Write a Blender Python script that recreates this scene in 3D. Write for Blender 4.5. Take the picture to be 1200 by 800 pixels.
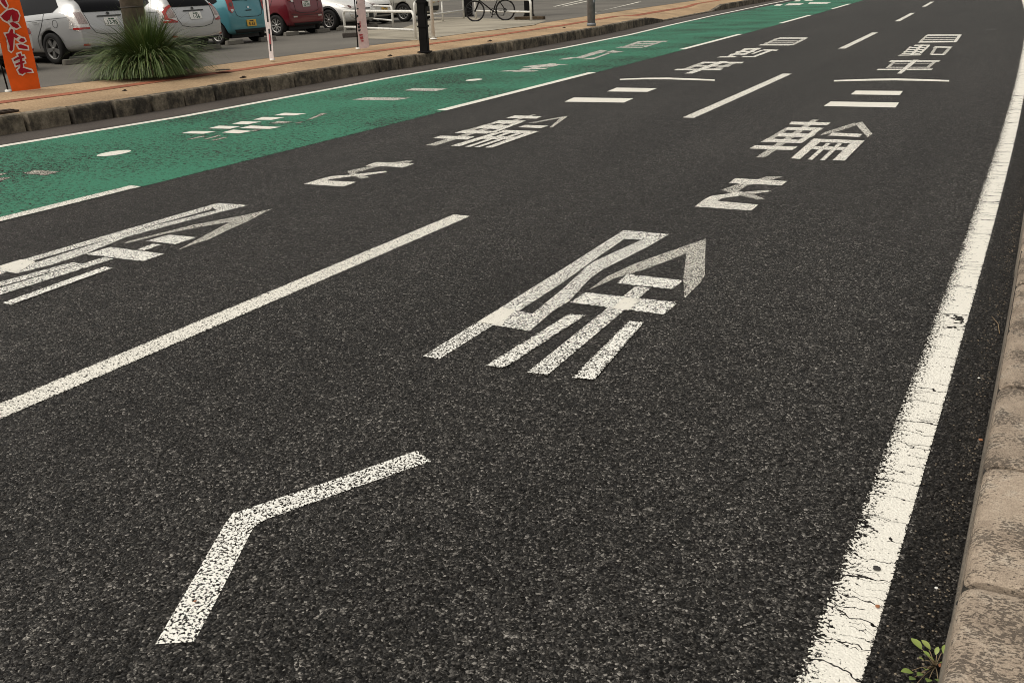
import bpy, bmesh, math, random
import numpy as np
from mathutils import Vector, Matrix
from mathutils.bvhtree import BVHTree
random.seed(7)
for _o in list(bpy.data.objects): bpy.data.objects.remove(_o)
S = bpy.context.scene
COL = S.collection
R = math.radians

# ------------------------------------------------------------------ camera
FPX, PITCH, ROLL, YAW, CH = 1074.89, 0.373704, -0.0439105, 0.537838, 1.56744
def cam_axes():
    cy, sy = math.cos(YAW), math.sin(YAW)
    fw = Vector((-sy, cy, 0)); rt = Vector((cy, sy, 0)); up = Vector((0, 0, 1))
    cp, sp = math.cos(PITCH), math.sin(PITCH)
    f = fw*cp - up*sp; u = fw*sp + up*cp
    cr, sr = math.cos(ROLL), math.sin(ROLL)
    return rt*cr + u*sr, -rt*sr + u*cr, f
AR, AU, AF = cam_axes()
CAMP = Vector((0, 0, CH))
cam = bpy.data.cameras.new('camera'); camo = bpy.data.objects.new('camera', cam); COL.objects.link(camo)
cam.sensor_width = 36.0; cam.lens = FPX/1200*36.0; cam.clip_start = 0.05; cam.clip_end = 3000
mw = Matrix((AR, AU, -AF)).transposed().to_4x4(); mw.translation = CAMP
camo.matrix_world = mw
cam.dof.use_dof = True; cam.dof.focus_distance = 4.5; cam.dof.aperture_fstop = 15.0
S.camera = camo

# ------------------------------------------------------------------ sky, sun, exposure
SUN_EL, SUN_AZ = 58.0, 215.0       # soft sun behind an overcast sky
W = bpy.data.worlds.new('World'); S.world = W; W.use_nodes = True
wn = W.node_tree.nodes; wl = W.node_tree.links
sky = wn.new('ShaderNodeTexSky'); sky.sky_type = 'NISHITA'; sky.sun_disc = False
sky.sun_elevation = R(SUN_EL); sky.sun_rotation = R(SUN_AZ); sky.dust_density = 4.0; sky.air_density = 1.0
hsv = wn.new('ShaderNodeHueSaturation'); hsv.inputs['Saturation'].default_value = 0.12
warm = wn.new('ShaderNodeMix'); warm.data_type = 'RGBA'; warm.blend_type = 'MULTIPLY'; warm.inputs[0].default_value = 1.0
warm.inputs[7].default_value = (1.0, 0.965, 0.90, 1)
bg = wn['Background']; bg.inputs['Strength'].default_value = 0.145
wl.new(sky.outputs[0], hsv.inputs['Color']); wl.new(hsv.outputs[0], warm.inputs[6]); wl.new(warm.outputs[2], bg.inputs['Color'])
sun = bpy.data.lights.new('sun', 'SUN'); sun.energy = 1.3; sun.angle = R(55); sun.color = (1, 0.95, 0.88)
suno = bpy.data.objects.new('sun', sun); COL.objects.link(suno)
az = R(SUN_AZ); el = R(SUN_EL)
sd = Vector((math.sin(az)*math.cos(el), math.cos(az)*math.cos(el), math.sin(el)))
suno.rotation_euler = sd.to_track_quat('Z', 'Y').to_euler(); suno.location = (0, 0, 30)
S.view_settings.view_transform = 'Standard'; S.view_settings.look = 'None'
S.view_settings.exposure = 0.0; S.view_settings.gamma = 1.0
S.render.engine = 'CYCLES'
S.cycles.filter_width = 0.9

# ------------------------------------------------------------------ helpers
def ray(px, py):
    return (AF + AR*((px-600)/FPX) + AU*((400-py)/FPX))
def gp(px, py, z=0.0):
    d = ray(px, py); t = (z-CH)/d.z
    return CAMP + d*t
def tag(o, label=None, cat=None, group=None, kind=None):
    if label: o['label'] = label
    if cat: o['category'] = cat
    if group: o['group'] = group
    if kind: o['kind'] = kind
    return o
def obj(name, me, mats=(), parent=None, loc=None):
    if isinstance(me, bmesh.types.BMesh):
        bm = me; me = bpy.data.meshes.new(name); bm.to_mesh(me); bm.free()
    o = bpy.data.objects.new(name, me); COL.objects.link(o)
    if not isinstance(mats, (list, tuple)): mats = [mats]
    if len(me.materials) == 0:
        for m in mats: me.materials.append(m)
    if parent is not None: o.parent = parent
    if loc is not None: o.location = loc
    return o
def empty(name, loc=(0, 0, 0), rz=0.0):
    o = bpy.data.objects.new(name, None); COL.objects.link(o); o.location = loc; o.rotation_euler = (0, 0, rz)
    o.empty_display_size = 0.1
    return o
def copy_tree(o, parent=None):
    c = o.copy(); COL.objects.link(c); c.parent = parent
    for ch in list(o.children): copy_tree(ch, c)
    return c
def smooth(me):
    for p in me.polygons: p.use_smooth = True
def bm_box(bm, cx, cy, cz, sx, sy, sz, rot=None, mi=0):
    m = Matrix.Translation((cx, cy, cz))
    if rot is not None: m = m @ rot
    m = m @ Matrix.Diagonal((sx, sy, sz, 1))
    r = bmesh.ops.create_cube(bm, size=1.0, matrix=m)
    if mi:
        for f in {f for v in r['verts'] for f in v.link_faces}: f.material_index = mi
    return r['verts']
def bm_tube(bm, pts, rad, n=8, cap=True, mi=0):
    pts = [Vector(p) for p in pts]; rings = []
    rads = rad if isinstance(rad, (list, tuple)) else [rad]*len(pts)
    prev = None
    for i, p in enumerate(pts):
        a = pts[max(i-1, 0)]; b = pts[min(i+1, len(pts)-1)]
        t = (b-a).normalized()
        if prev is None:
            h = Vector((0, 0, 1)) if abs(t.z) < .9 else Vector((1, 0, 0))
            u = t.cross(h).normalized()
        else:
            u = (prev - t*prev.dot(t)).normalized()
        prev = u; v = t.cross(u)
        rings.append([bm.verts.new(p + (u*math.cos(2*math.pi*k/n) + v*math.sin(2*math.pi*k/n))*rads[i]) for k in range(n)])
    for a, b in zip(rings, rings[1:]):
        for k in range(n):
            f = bm.faces.new((a[k], a[(k+1) % n], b[(k+1) % n], b[k])); f.smooth = True; f.material_index = mi
    if cap:
        for rg, rev in ((rings[0], True), (rings[-1], False)):
            f = bm.faces.new(rg[::-1] if rev else rg); f.material_index = mi
def bm_lathe(bm, prof, n=24, axis='Y', mi=0, closed=False):
    # prof: list of (radius, along-axis)
    rings = []
    for r_, h in prof:
        ring = []
        for k in range(n):
            a = 2*math.pi*k/n; c, s = r_*math.cos(a), r_*math.sin(a)
            ring.append(bm.verts.new((c, h, s) if axis == 'Y' else (c, s, h)))
        rings.append(ring)
    pairs = list(zip(rings, rings[1:]))
    if closed: pairs.append((rings[-1], rings[0]))
    for a, b in pairs:
        for k in range(n):
            f = bm.faces.new((a[k], b[k], b[(k+1) % n], a[(k+1) % n])); f.smooth = True; f.material_index = mi
    return rings

# ------------------------------------------------------------------ materials
class NT:
    def __init__(s, name):
        s.m = bpy.data.materials.new(name); s.m.use_nodes = True; s.t = s.m.node_tree
        s.b = s.t.nodes['Principled BSDF']
    def n(s, typ, **kw):
        x = s.t.nodes.new(typ)
        for k, v in kw.items(): setattr(x, k, v)
        return x
    def l(s, a, b): s.t.links.new(a, b)
    def math(s, op, a, b=None, c=None, clamp=False):
        x = s.n('ShaderNodeMath', operation=op, use_clamp=clamp)
        for i, v in enumerate((a, b, c)):
            if v is None: continue
            if isinstance(v, (int, float)): x.inputs[i].default_value = v
            else: s.l(v, x.inputs[i])
        return x.outputs[0]
    def vmath(s, op, a, b):
        x = s.n('ShaderNodeVectorMath', operation=op)
        for i, v in enumerate((a, b)):
            if isinstance(v, (tuple, list)): x.inputs[i].default_value = v
            else: s.l(v, x.inputs[i])
        return x.outputs[0]
    def mix(s, f, a, b, blend='MIX'):
        x = s.n('ShaderNodeMix', data_type='RGBA', blend_type=blend)
        for sock, v in ((0, f), (6, a), (7, b)):
            if isinstance(v, (int, float)): x.inputs[sock].default_value = v
            elif isinstance(v, (tuple, list)): x.inputs[sock].default_value = (*v[:3], 1)
            else: s.l(v, x.inputs[sock])
        return x.outputs[2]
    def ramp(s, f, pts):
        x = s.n('ShaderNodeValToRGB'); cr = x.color_ramp
        while len(cr.elements) < len(pts): cr.elements.new(0.5)
        for e, (p, c) in zip(cr.elements, pts):
            e.position = p; e.color = (*c, 1) if isinstance(c, (tuple, list)) else (c, c, c, 1)
        s.l(f, x.inputs[0]); return x.outputs[0]
    def pos(s): return s.n('ShaderNodeNewGeometry').outputs['Position']
    def objc(s): return s.n('ShaderNodeTexCoord').outputs['Object']
    def noise(s, co, scale, detail=2.0, rough=.5, dim='3D'):
        x = s.n('ShaderNodeTexNoise', noise_dimensions=dim); x.inputs['Scale'].default_value = scale
        x.inputs['Detail'].default_value = detail; x.inputs['Roughness'].default_value = rough
        s.l(co, x.inputs['Vector']); return x.outputs['Fac']
    def noisec(s, co, scale):
        x = s.n('ShaderNodeTexNoise'); x.inputs['Scale'].default_value = scale; s.l(co, x.inputs['Vector']); return x.outputs['Color']
    def vor(s, co, scale, feature='F1', dim='2D'):
        x = s.n('ShaderNodeTexVoronoi', feature=feature, voronoi_dimensions=dim); x.inputs['Scale'].default_value = scale
        s.l(co, x.inputs['Vector']); return x
    def mapping(s, co, scale):
        return s.vmath('MULTIPLY', co, scale)
    def bump(s, h, dist, strength=1.0):
        x = s.n('ShaderNodeBump'); x.inputs['Distance'].default_value = dist; x.inputs['Strength'].default_value = strength
        s.l(h, x.inputs['Height']); s.l(x.outputs[0], s.b.inputs['Normal'])
    def set(s, **kw):
        for k, v in kw.items():
            k = k.replace('_', ' ')
            if isinstance(v, (int, float)): s.b.inputs[k].default_value = v
            elif isinstance(v, (tuple, list)): s.b.inputs[k].default_value = (*v[:3], 1)
            else: s.l(v, s.b.inputs[k])
        return s.m

def aggregate(t, scale=112.0, bright=1.0, tint=(1.0, .93, .83)):
    """coarse stone-mastic surface: returns colour, relief height, distance to stone joints"""
    p = t.pos()
    wob = t.vmath('MULTIPLY', t.vmath('SUBTRACT', t.noisec(p, 85.0), (.5, .5, .5)), (.013, .013, 0))
    co = t.vmath('ADD', p, wob)
    v = t.vor(co, scale); da = t.vor(co, scale, 'DISTANCE_TO_EDGE').outputs['Distance']
    v2 = t.vor(co, scale*1.9); db = t.vor(co, scale*1.9, 'DISTANCE_TO_EDGE').outputs['Distance']
    pick = t.math('GREATER_THAN', t.noise(p, 58.0, 2.0), .53)       # fines between the larger stones
    vc = t.mix(pick, v.outputs['Color'], v2.outputs['Color'])
    d2 = t.math('ADD', t.math('MULTIPLY', da, t.math('SUBTRACT', 1.0, pick)), t.math('MULTIPLY', db, pick))
    sep = t.n('ShaderNodeSeparateColor'); t.l(vc, sep.inputs[0])
    rnd = sep.outputs[0]; rnd2 = sep.outputs[1]
    c = t.ramp(rnd, [(0, .004), (.25, .011), (.50, .026), (.72, .054), (.88, .100), (.985, .24)])
    gap = t.math('MULTIPLY', d2, 6.0, clamp=True)
    mott = t.ramp(t.noise(p, 9.0, 3.0), [(.25, .72), (.75, 1.25)])
    mid = t.ramp(t.noise(p, 40.0, 3.0, .75), [(.28, .45), (.5, .95), (.72, 1.6)])
    patch = t.ramp(t.noise(t.mapping(p, (1.1, .16, 1)), 1.0, 5.0, .6), [(.3, .74), (.7, 1.22)])
    c = t.mix(1.0, c, mott, 'MULTIPLY'); c = t.mix(1.0, c, mid, 'MULTIPLY'); c = t.mix(1.0, c, patch, 'MULTIPLY')
    c = t.mix(gap, (.003, .003, .003), c)        # black bitumen between the stones, with the shade of the gaps painted in
    c = t.mix(1.0, c, tuple(bright*x for x in tint), 'MULTIPLY')
    f1 = t.math('SUBTRACT', 1.0, t.math('MULTIPLY', v.outputs['Distance'], 1.1))
    h = t.math('ADD', t.math('MULTIPLY', f1, .9), t.math('MULTIPLY', rnd2, .6))
    return c, h, d2, rnd2, p

def mat_asphalt(name, bright=1.0, tint=(1, .93, .83), scale=112.0):
    t = NT(name); c, h, d2, r2, p = aggregate(t, scale, bright, tint)
    t.bump(h, .006, .8)
    t.b.inputs['Sheen Weight'].default_value = .03; t.b.inputs['Sheen Roughness'].default_value = .25; t.b.inputs['Sheen Tint'].default_value = (1, .88, .74, 1)   # road dust
    return t.set(Base_Color=c, Roughness=.55, Specular_IOR_Level=t.math('ADD', t.math('MULTIPLY', r2, .18), .03))
def mat_paint(name, col, thr, edge=.3, cracks=False, patchy=.2, patch_scale=.5, dirt=.12, attr='edge', fs=105.0, mid=.5):
    """road paint left on the tops of the stones; a higher 'thr' leaves less of it"""
    t = NT(name); c, h, d2, r2, p = aggregate(t)
    fine = t.noise(p, fs, 2.0, .6)
    med = t.noise(p, fs*.36, 2.0, .6)
    big = t.noise(p, patch_scale, 3.0)
    a = t.n('ShaderNodeAttribute', attribute_name=attr).outputs['Fac']
    co2 = t.vmath('ADD', p, t.vmath('MULTIPLY', t.noisec(p, 95.0), (.022, .022, 0)))
    e2 = t.vor(co2, 74.0, 'DISTANCE_TO_EDGE').outputs['Distance']
    keep = t.math('ADD', t.math('MULTIPLY', t.math('MINIMUM', e2, .25), 1.15), .17)
    keep = t.math('ADD', keep, t.math('MULTIPLY', t.math('SUBTRACT', fine, .5), 1.9))
    keep = t.math('ADD', keep, t.math('MULTIPLY', t.math('SUBTRACT', med, .5), mid))
    keep = t.math('ADD', keep, t.math('MULTIPLY', t.math('SUBTRACT', big, .5), patchy*2))
    keep = t.math('ADD', keep, t.math('MULTIPLY', t.math('SUBTRACT', a, 1.0), edge))
    keep = t.math('SUBTRACT', keep, thr)
    if cracks:
        cw = t.vmath('ADD', t.mapping(p, (.9, 9.0, 1)), t.vmath('MULTIPLY', t.noisec(p, 22.0), (.2, .55, 0)))
        cr = t.vor(cw, 1.15, 'DISTANCE_TO_EDGE').outputs['Distance']
        cr2 = t.vor(t.vmath('ADD', cw, (7.3, 3.1, 0)), 3.4, 'DISTANCE_TO_EDGE').outputs['Distance']
        n2 = t.noise(p, 6.0, 2.0)
        cl = t.math('MULTIPLY', t.math('LESS_THAN', cr, t.math('MULTIPLY', n2, .030)), t.math('GREATER_THAN', n2, .45))
        cl2 = t.math('MULTIPLY', t.math('LESS_THAN', cr2, .017), t.math('GREATER_THAN', n2, .58))
        keep = t.math('SUBTRACT', keep, t.math('ADD', cl, cl2))
    mask = t.math('MULTIPLY', keep, 14.0, clamp=True)
    pc = t.mix(t.math('MULTIPLY', t.noise(p, 22.0, 4.0), dirt*2), col, tuple(x*.45 for x in col))
    colr = t.mix(mask, c, pc)
    hh = t.math('ADD', t.math('MULTIPLY', h, .6), t.math('MULTIPLY', mask, .35))
    t.bump(hh, .004, .7)
    return t.set(Base_Color=colr, Roughness=.7, Specular_IOR_Level=t.math('ADD', t.math('MULTIPLY', mask, .2), .06))
def mat_speck(name, c1, c2, scale, rough=.85, big=None, bump=.002, detail=4.0, spec=.3):
    t = NT(name); p = t.pos()
    f = t.noise(p, scale, detail, .65)
    c = t.ramp(f, [(.3, c1), (.7, c2)])
    if big:
        c = t.mix(1.0, c, t.ramp(t.noise(p, big, 4.0), [(.3, .72), (.7, 1.18)]), 'MULTIPLY')
    t.bump(f, bump, .6)
    return t.set(Base_Color=c, Roughness=rough, Specular_IOR_Level=spec)
def mat_plain(name, col, rough=.5, metal=0.0, spec=.5, coat=0.0, var=.12, vs=6.0):
    t = NT(name); p = t.objc()
    c = t.mix(1.0, col, t.ramp(t.noise(p, vs, 4.0), [(.3, 1-var), (.7, 1+var)]), 'MULTIPLY')
    t.set(Base_Color=c, Roughness=rough, Metallic=metal, Specular_IOR_Level=spec)
    t.b.inputs['Coat Weight'].default_value = coat; t.b.inputs['Coat Roughness'].default_value = .06
    return t.m

CREAM = (.83, .80, .71)
M = {}
M['asphalt'] = mat_asphalt('coarse_asphalt', 1.0)
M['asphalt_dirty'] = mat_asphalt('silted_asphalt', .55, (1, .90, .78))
M['lot'] = mat_speck('lot_asphalt', (.085, .078, .066), (.17, .155, .13), 45.0, .8, .35, .002)
M['gutter'] = mat_speck('gutter_asphalt', (.045, .037, .031), (.095, .08, .068), 40.0, .85, 1.2)
M['ground'] = mat_speck('ground', (.09, .085, .07), (.16, .15, .12), 2.0)
M['concrete_pad'] = mat_speck('pale_concrete', (.28, .25, .19), (.37, .33, .26), 30.0, .9, .8)
M['tan'] = mat_speck('tan_paving', (.27, .18, .098), (.51, .36, .215), 34.0, .9, .9, .002)
M['red_line'] = mat_speck('red_paving', (.24, .075, .04), (.38, .14, .075), 34.0, .9, 1.5)
M['paint_worn'] = mat_paint('road_paint_worn', (.92, .90, .82), .20, .25, patchy=.06)
M['paint'] = mat_paint('road_paint', CREAM, .12, .25, patchy=.10)
M['paint_good'] = mat_paint('road_paint_thick', (.78, .75, .66), -.12, .25, patchy=.05)
M['paint_faded'] = mat_paint('road_paint_faded', (.66, .62, .52), .34, .3, patchy=.3, patch_scale=1.5)
M['paint_thin'] = mat_paint('road_paint_thin', (.78, .75, .66), .25, .3, patchy=.12)
M['edge_paint'] = mat_paint('edge_line_paint', (.82, .79, .70), -.16, .75, cracks=True, patchy=.10, patch_scale=2.0, dirt=.08)
M['green'] = mat_paint('green_lane_paint', (.042, .215, .125), .17, .1, patchy=.52, patch_scale=.6, dirt=.3, fs=46.0, mid=1.5)
M['lot_line'] = mat_speck('lot_line_paint', (.5, .47, .4), (.72, .69, .6), 30.0)

def mat_kerb_far():
    t = NT('stained_kerb_concrete'); p = t.pos()
    oi = t.n('ShaderNodeObjectInfo').outputs['Random']
    st = t.noise(t.mapping(p, (2.2, 2.6, 2.0)), 1.9, 6.0, .72)
    zz = t.n('ShaderNodeSeparateXYZ'); t.l(p, zz.inputs[0])
    st = t.math('ADD', st, t.math('MULTIPLY', t.math('SUBTRACT', oi, .5), .15))
    run = t.noise(t.mapping(p, (4, 14, 1.0)), 1.0, 3.0)       # mould running down from the top edge
    st = t.math('ADD', st, t.math('MULTIPLY', t.math('SUBTRACT', run, .5), .13))
    c = t.ramp(st, [(.36, (.25, .21, .155)), (.47, (.165, .137, .10)), (.58, (.075, .064, .050)), (.76, (.022, .020, .017))])
    f = t.noise(p, 24.0, 5.0, .7)
    c = t.mix(1.0, c, t.ramp(f, [(.3, .65), (.7, 1.25)]), 'MULTIPLY')
    t.bump(f, .008, .7)
    return t.set(Base_Color=c, Roughness=.9, Specular_IOR_Level=.25)
M['kerb_far'] = mat_kerb_far()
def mat_kerb_near():
    t = NT('weathered_kerb_concrete'); p = t.pos()
    oi = t.n('ShaderNodeObjectInfo').outputs['Random']
    base = t.ramp(t.noise(p, 14.0, 5.0, .6), [(.3, (.28, .22, .165)), (.55, (.41, .33, .25)), (.75, (.50, .43, .345))])
    # lichen and grain running across the block
    g = t.noise(t.mapping(p, (85.0, 140.0, 85.0)), 1.0, 6.0, .7)
    z = t.noise(p, 7.0, 4.0)
    g2 = t.math('ADD', g, t.math('MULTIPLY', t.math('SUBTRACT', z, .5), .70))
    m = t.ramp(g2, [(.53, 0.0), (.58, 1.0)])
    base = t.mix(1.0, base, t.ramp(t.noise(p, 260.0, 3.0, .7), [(.35, .68), (.62, 1.12)]), 'MULTIPLY')
    c = t.mix(t.math('MULTIPLY', m, .8), base, (.075, .060, .048))
    sep = t.n('ShaderNodeSeparateXYZ'); t.l(t.n('ShaderNodeNewGeometry').outputs['Normal'], sep.inputs[0])
    # grey water-worn concrete low on the face
    zz = t.n('ShaderNodeSeparateXYZ'); t.l(p, zz.inputs[0])
    low = t.math('SUBTRACT', 1.0, t.math('MULTIPLY', t.math('SUBTRACT', zz.outputs[2], .06), 11.0, clamp=True))
    c = t.mix(t.math('MULTIPLY', low, .75), c, (.16, .145, .12))
    c = t.mix(1.0, c, t.ramp(t.math('ADD', t.math('MULTIPLY', oi, .35), .3), [(.3, .86), (.7, 1.05)]), 'MULTIPLY')
    h = t.math('SUBTRACT', t.noise(p, 70.0, 5.0, .7), t.math('MULTIPLY', m, .5))
    t.bump(h, .004, .8)
    return t.set(Base_Color=c, Roughness=.9, Specular_IOR_Level=.25)
M['kerb_near'] = mat_kerb_near()
M['mortar'] = mat_speck('dark_joint', (.016, .014, .012), (.05, .043, .034), 60.0)
M['silver'] = mat_plain('silver_car_paint', (.52, .52, .515), .32, .45, .5, .8, .03, 2)
M['white'] = mat_plain('white_car_paint', (.74, .73, .69), .3, 0, .5, .8, .03, 2)
M['teal'] = mat_plain('teal_car_paint', (.085, .285, .335), .3, .35, .5, .8, .04, 2)
M['red'] = mat_plain('dark_red_car_paint', (.155, .008, .016), .28, .3, .5, .8, .04, 2)
M['beige'] = mat_plain('beige_van_paint', (.52, .50, .44), .35, .3, .5, .6, .03, 2)
M['glass'] = mat_plain('dark_car_glass', (.005, .005, .006), .10, 0, .10, 0, .02)
M['black'] = mat_plain('black_plastic', (.012, .012, .012), .6)
M['rubber'] = mat_plain('tyre_rubber', (.016, .015, .014), .85, 0, .3, 0, .25, 20)
M['alloy'] = mat_plain('wheel_alloy', (.36, .35, .33), .38, .7)
M['darkalloy'] = mat_plain('wheel_grey_alloy', (.19, .185, .175), .5, .5)
M['chrome'] = mat_plain('chrome_trim', (.75, .74, .72), .16, 1.0)
M['lens_red'] = mat_plain('red_lamp_lens', (.36, .016, .012), .14, 0, .6, .5)
M['lens_clear'] = mat_plain('clear_lamp_lens', (.66, .62, .58), .15, .3, .6, .5, .25, 40)
M['lens_mid'] = mat_plain('smoked_lamp_lens', (.34, .27, .25), .2, .2, .6, .5, .35, 60)
M['lens_dark'] = mat_plain('dark_lamp_lens', (.10, .04, .035), .15, 0, .6, .5)
M['plate_white'] = mat_plain('white_number_plate', (.78, .77, .72), .5)
M['plate_yellow'] = mat_plain('yellow_number_plate', (.72, .42, .05), .5)
M['ink_green'] = mat_plain('green_plate_ink', (.02, .07, .04), .5)
M['ink_black'] = mat_plain('black_plate_ink', (.02, .02, .02), .5)
M['seam'] = mat_plain('panel_seam', (.03, .03, .03), .8)
M['white_pipe'] = mat_plain('white_painted_pipe', (.72, .70, .64), .45, 0, .5, 0, .14, 9)
M['black_steel'] = mat_plain('black_painted_steel', (.009, .008, .0075), .75, 0, .15, 0, .3, 5)
M['galv'] = mat_plain('galvanised_steel', (.20, .215, .23), .6, .1, .5, 0, .25, 8)
M['pole_concrete'] = mat_speck('brown_pole_concrete', (.17, .135, .105), (.27, .215, .17), 14.0, .9, 2.0)
M['band'] = mat_plain('dark_steel_band', (.07, .06, .05), .6, .5)
M['cloth_orange'] = mat_plain('orange_flag_cloth', (.80, .115, .012), .8, 0, .2, 0, .10, 7)
M['cloth_pink'] = mat_plain('pale_pink_flag_cloth', (.80, .64, .63), .8, 0, .2, 0, .10, 12)
M['cloth_white'] = mat_plain('white_flag_cloth', (.76, .68, .66), .8, 0, .2, 0, .10, 12)
M['ink_white'] = mat_plain('white_flag_print', (.80, .72, .66), .8, 0, .2)
M['ink_red'] = mat_plain('crimson_flag_print', (.36, .010, .022), .8, 0, .2)
M['ink_pinkred'] = mat_plain('pinkish_red_print', (.48, .10, .11), .8, 0, .2)
M['stop'] = mat_speck('wheel_stop_concrete', (.13, .12, .10), (.22, .2, .17), 30.0)
M['wood'] = mat_speck('brown_timber', (.05, .035, .02), (.10, .07, .04), 20.0)
M['rust'] = mat_speck('rusty_metal', (.03, .022, .016), (.07, .045, .03), 40.0)
def mat_leaf(name, a, b, c, scale=8.0):
    t = NT(name); p = t.pos()
    at = t.n('ShaderNodeAttribute', attribute_name='rnd').outputs['Fac']
    col = t.ramp(t.math('ADD', t.math('MULTIPLY', at, .8), t.math('MULTIPLY', t.noise(p, scale), .2)), [(.15, a), (.5, b), (.9, c)])
    return t.set(Base_Color=col, Roughness=.5, Specular_IOR_Level=.4)
M['blade'] = mat_leaf('grass_blade', (.030, .058, .013), (.085, .130, .034), (.20, .24, .085))
M['blade_dry'] = mat_leaf('dry_grass_blade', (.12, .09, .05), (.17, .13, .07), (.25, .2, .12))
M['weed'] = mat_leaf('weed_leaf', (.09, .14, .03), (.19, .25, .055), (.32, .36, .11))
M['twig'] = mat_plain('dry_twig', (.22, .16, .09), .8)
M['leaf_brown'] = mat_plain('brown_dead_leaf', (.30, .12, .05), .7)
M['gum'] = mat_plain('dark_gum_spot', (.035, .032, .028), .8)
M['grit'] = mat_speck('kerb_grit', (.06, .05, .04), (.26, .21, .15), 160.0)
M['scrap'] = mat_plain('white_scrap', (.75, .74, .70), .7)

# ------------------------------------------------------------------ road geometry
K0, K1 = .00226489, -3.85639e-5
YM = 56.0
def lat(y):
    if y <= YM: return -K0*y*y/2 - K1*y**3/6
    return (-K0*YM*YM/2 - K1*YM**3/6) + (-K0*YM - K1*YM*YM/2)*(y-YM)
def tang(y):
    y = min(y, YM); return Vector((-K0*y - K1*y*y/2, 1, 0)).normalized()
def yrange(y0, y1, step):
    n = max(1, int(math.ceil((y1-y0)/step))); return [y0+(y1-y0)*i/n for i in range(n+1)]
def strip_bm(d0, d1, y0, y1, z=0.0, step=1.0, zf=None, attr=None, dcor=None):
    """ribbon that follows the road; d0/d1 lateral offsets; attr = per-column value of 'edge'"""
    bm = bmesh.new(); lay = bm.verts.layers.float.new('edge')
    ds = [d0, d1] if attr is None else [d0+(d1-d0)*a for a, _ in attr]
    vals = [1.0]*len(ds) if attr is None else [v for _, v in attr]
    prev = None
    for y in yrange(y0, y1, step):
        c = dcor(y) if dcor else 0.0
        row = []
        for d, v in zip(ds, vals):
            vv = bm.verts.new((d+c+lat(y), y, z if zf is None else zf(d, y))); vv[lay] = v; row.append(vv)
        if prev:
            for k in range(len(row)-1): bm.faces.new((prev[k], prev[k+1], row[k+1], row[k]))
        prev = row
    bm.normal_update()
    for f in bm.faces:
        if f.normal.z < 0: f.normal_flip()
    return bm
XL, XE, XG, XW = -3.59675, -.26304, -6.99672, -10.53398
KERB_L = -11.45
# the far-side line wanders a little against the kerb: measured offsets
_wy = [0, 6.4, 7.3, 9.2, 10.9, 14.0, 15.6, 17.5, 21, 24, 30, 36, 43, 57, 90]
_wp = [(0, 171.5), (90, 157), (220, 136), (300, 121), (400, 102.5), (450, 92.5), (500, 84), (600, 67), (660, 57), (740, 41), (784, 30), (832, 19), (899, 5)]
_ww = [gp(*p) for p in _wp]; _wx = [p.y for p in _ww]; _wd = [p.x - lat(p.y) - XW for p in _ww]
def wcor(y): return float(np.interp(y, _wx, _wd))*.85
def kcor(y): return wcor(y)

road = obj('road', strip_bm(-11.62, .02, -6, 160, 0.0, 1.0), M['asphalt'])
tag(road, 'dark coarse asphalt road with worn white markings', kind='structure')
g = 70
bm = bmesh.new(); bmesh.ops.create_grid(bm, x_segments=2, y_segments=2, size=900.0)
tag(obj('ground', bm, M['ground'], loc=(0, 0, -.12)), 'bare ground around the road', kind='structure')
EDGE = [(0, 0.0), (.10, 1.0), (.90, 1.0), (1, 0.0)]
# green lane
gl = obj('green_lane', strip_bm(XW-.06, XG+.075, -6, 160, .002, .5, dcor=None,
        attr=[(0, 1), (.3, 1), (.985, 1), (1, .0)]), M['green'], road)
tag(gl, 'worn green painted lane along the far side of the road')
bmw = strip_bm(XW-.075, XW+.075, -6, 150, .004, .5, attr=EDGE, dcor=wcor)
tag(obj('edge_line', bmw, M['paint_good'], road), 'thin solid white line between green lane and gutter')
tag(obj('edge_line', strip_bm(XE-.07, XE+.07, -4, 150, .002, .4, attr=[(0, 0.05), (.12, .42), (.5, .92), (.93, .98), (1, .35)], dcor=lambda y: .004*max(0, min(y, 60)-18)), M['edge_paint'], road),
    'wide cracked white edge line along the near kerb')
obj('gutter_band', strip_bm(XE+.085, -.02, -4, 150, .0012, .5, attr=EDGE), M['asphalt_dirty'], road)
for k in range(14):
    y1 = 5.453+10*k; y0 = y1-5.0
    obj('lane_dash', strip_bm(XL-.0747, XL+.0747, y0, y1, .002, .5, attr=EDGE), M['paint'], road)
for k in range(14):
    y1 = 5.345+10*k; y0 = y1-5.0
    obj('lane_dash', strip_bm(XG-.075, XG+.075, y0, y1, .0045, .5, attr=EDGE), M['paint_good'] if k != 0 else M['paint'], road)

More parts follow.
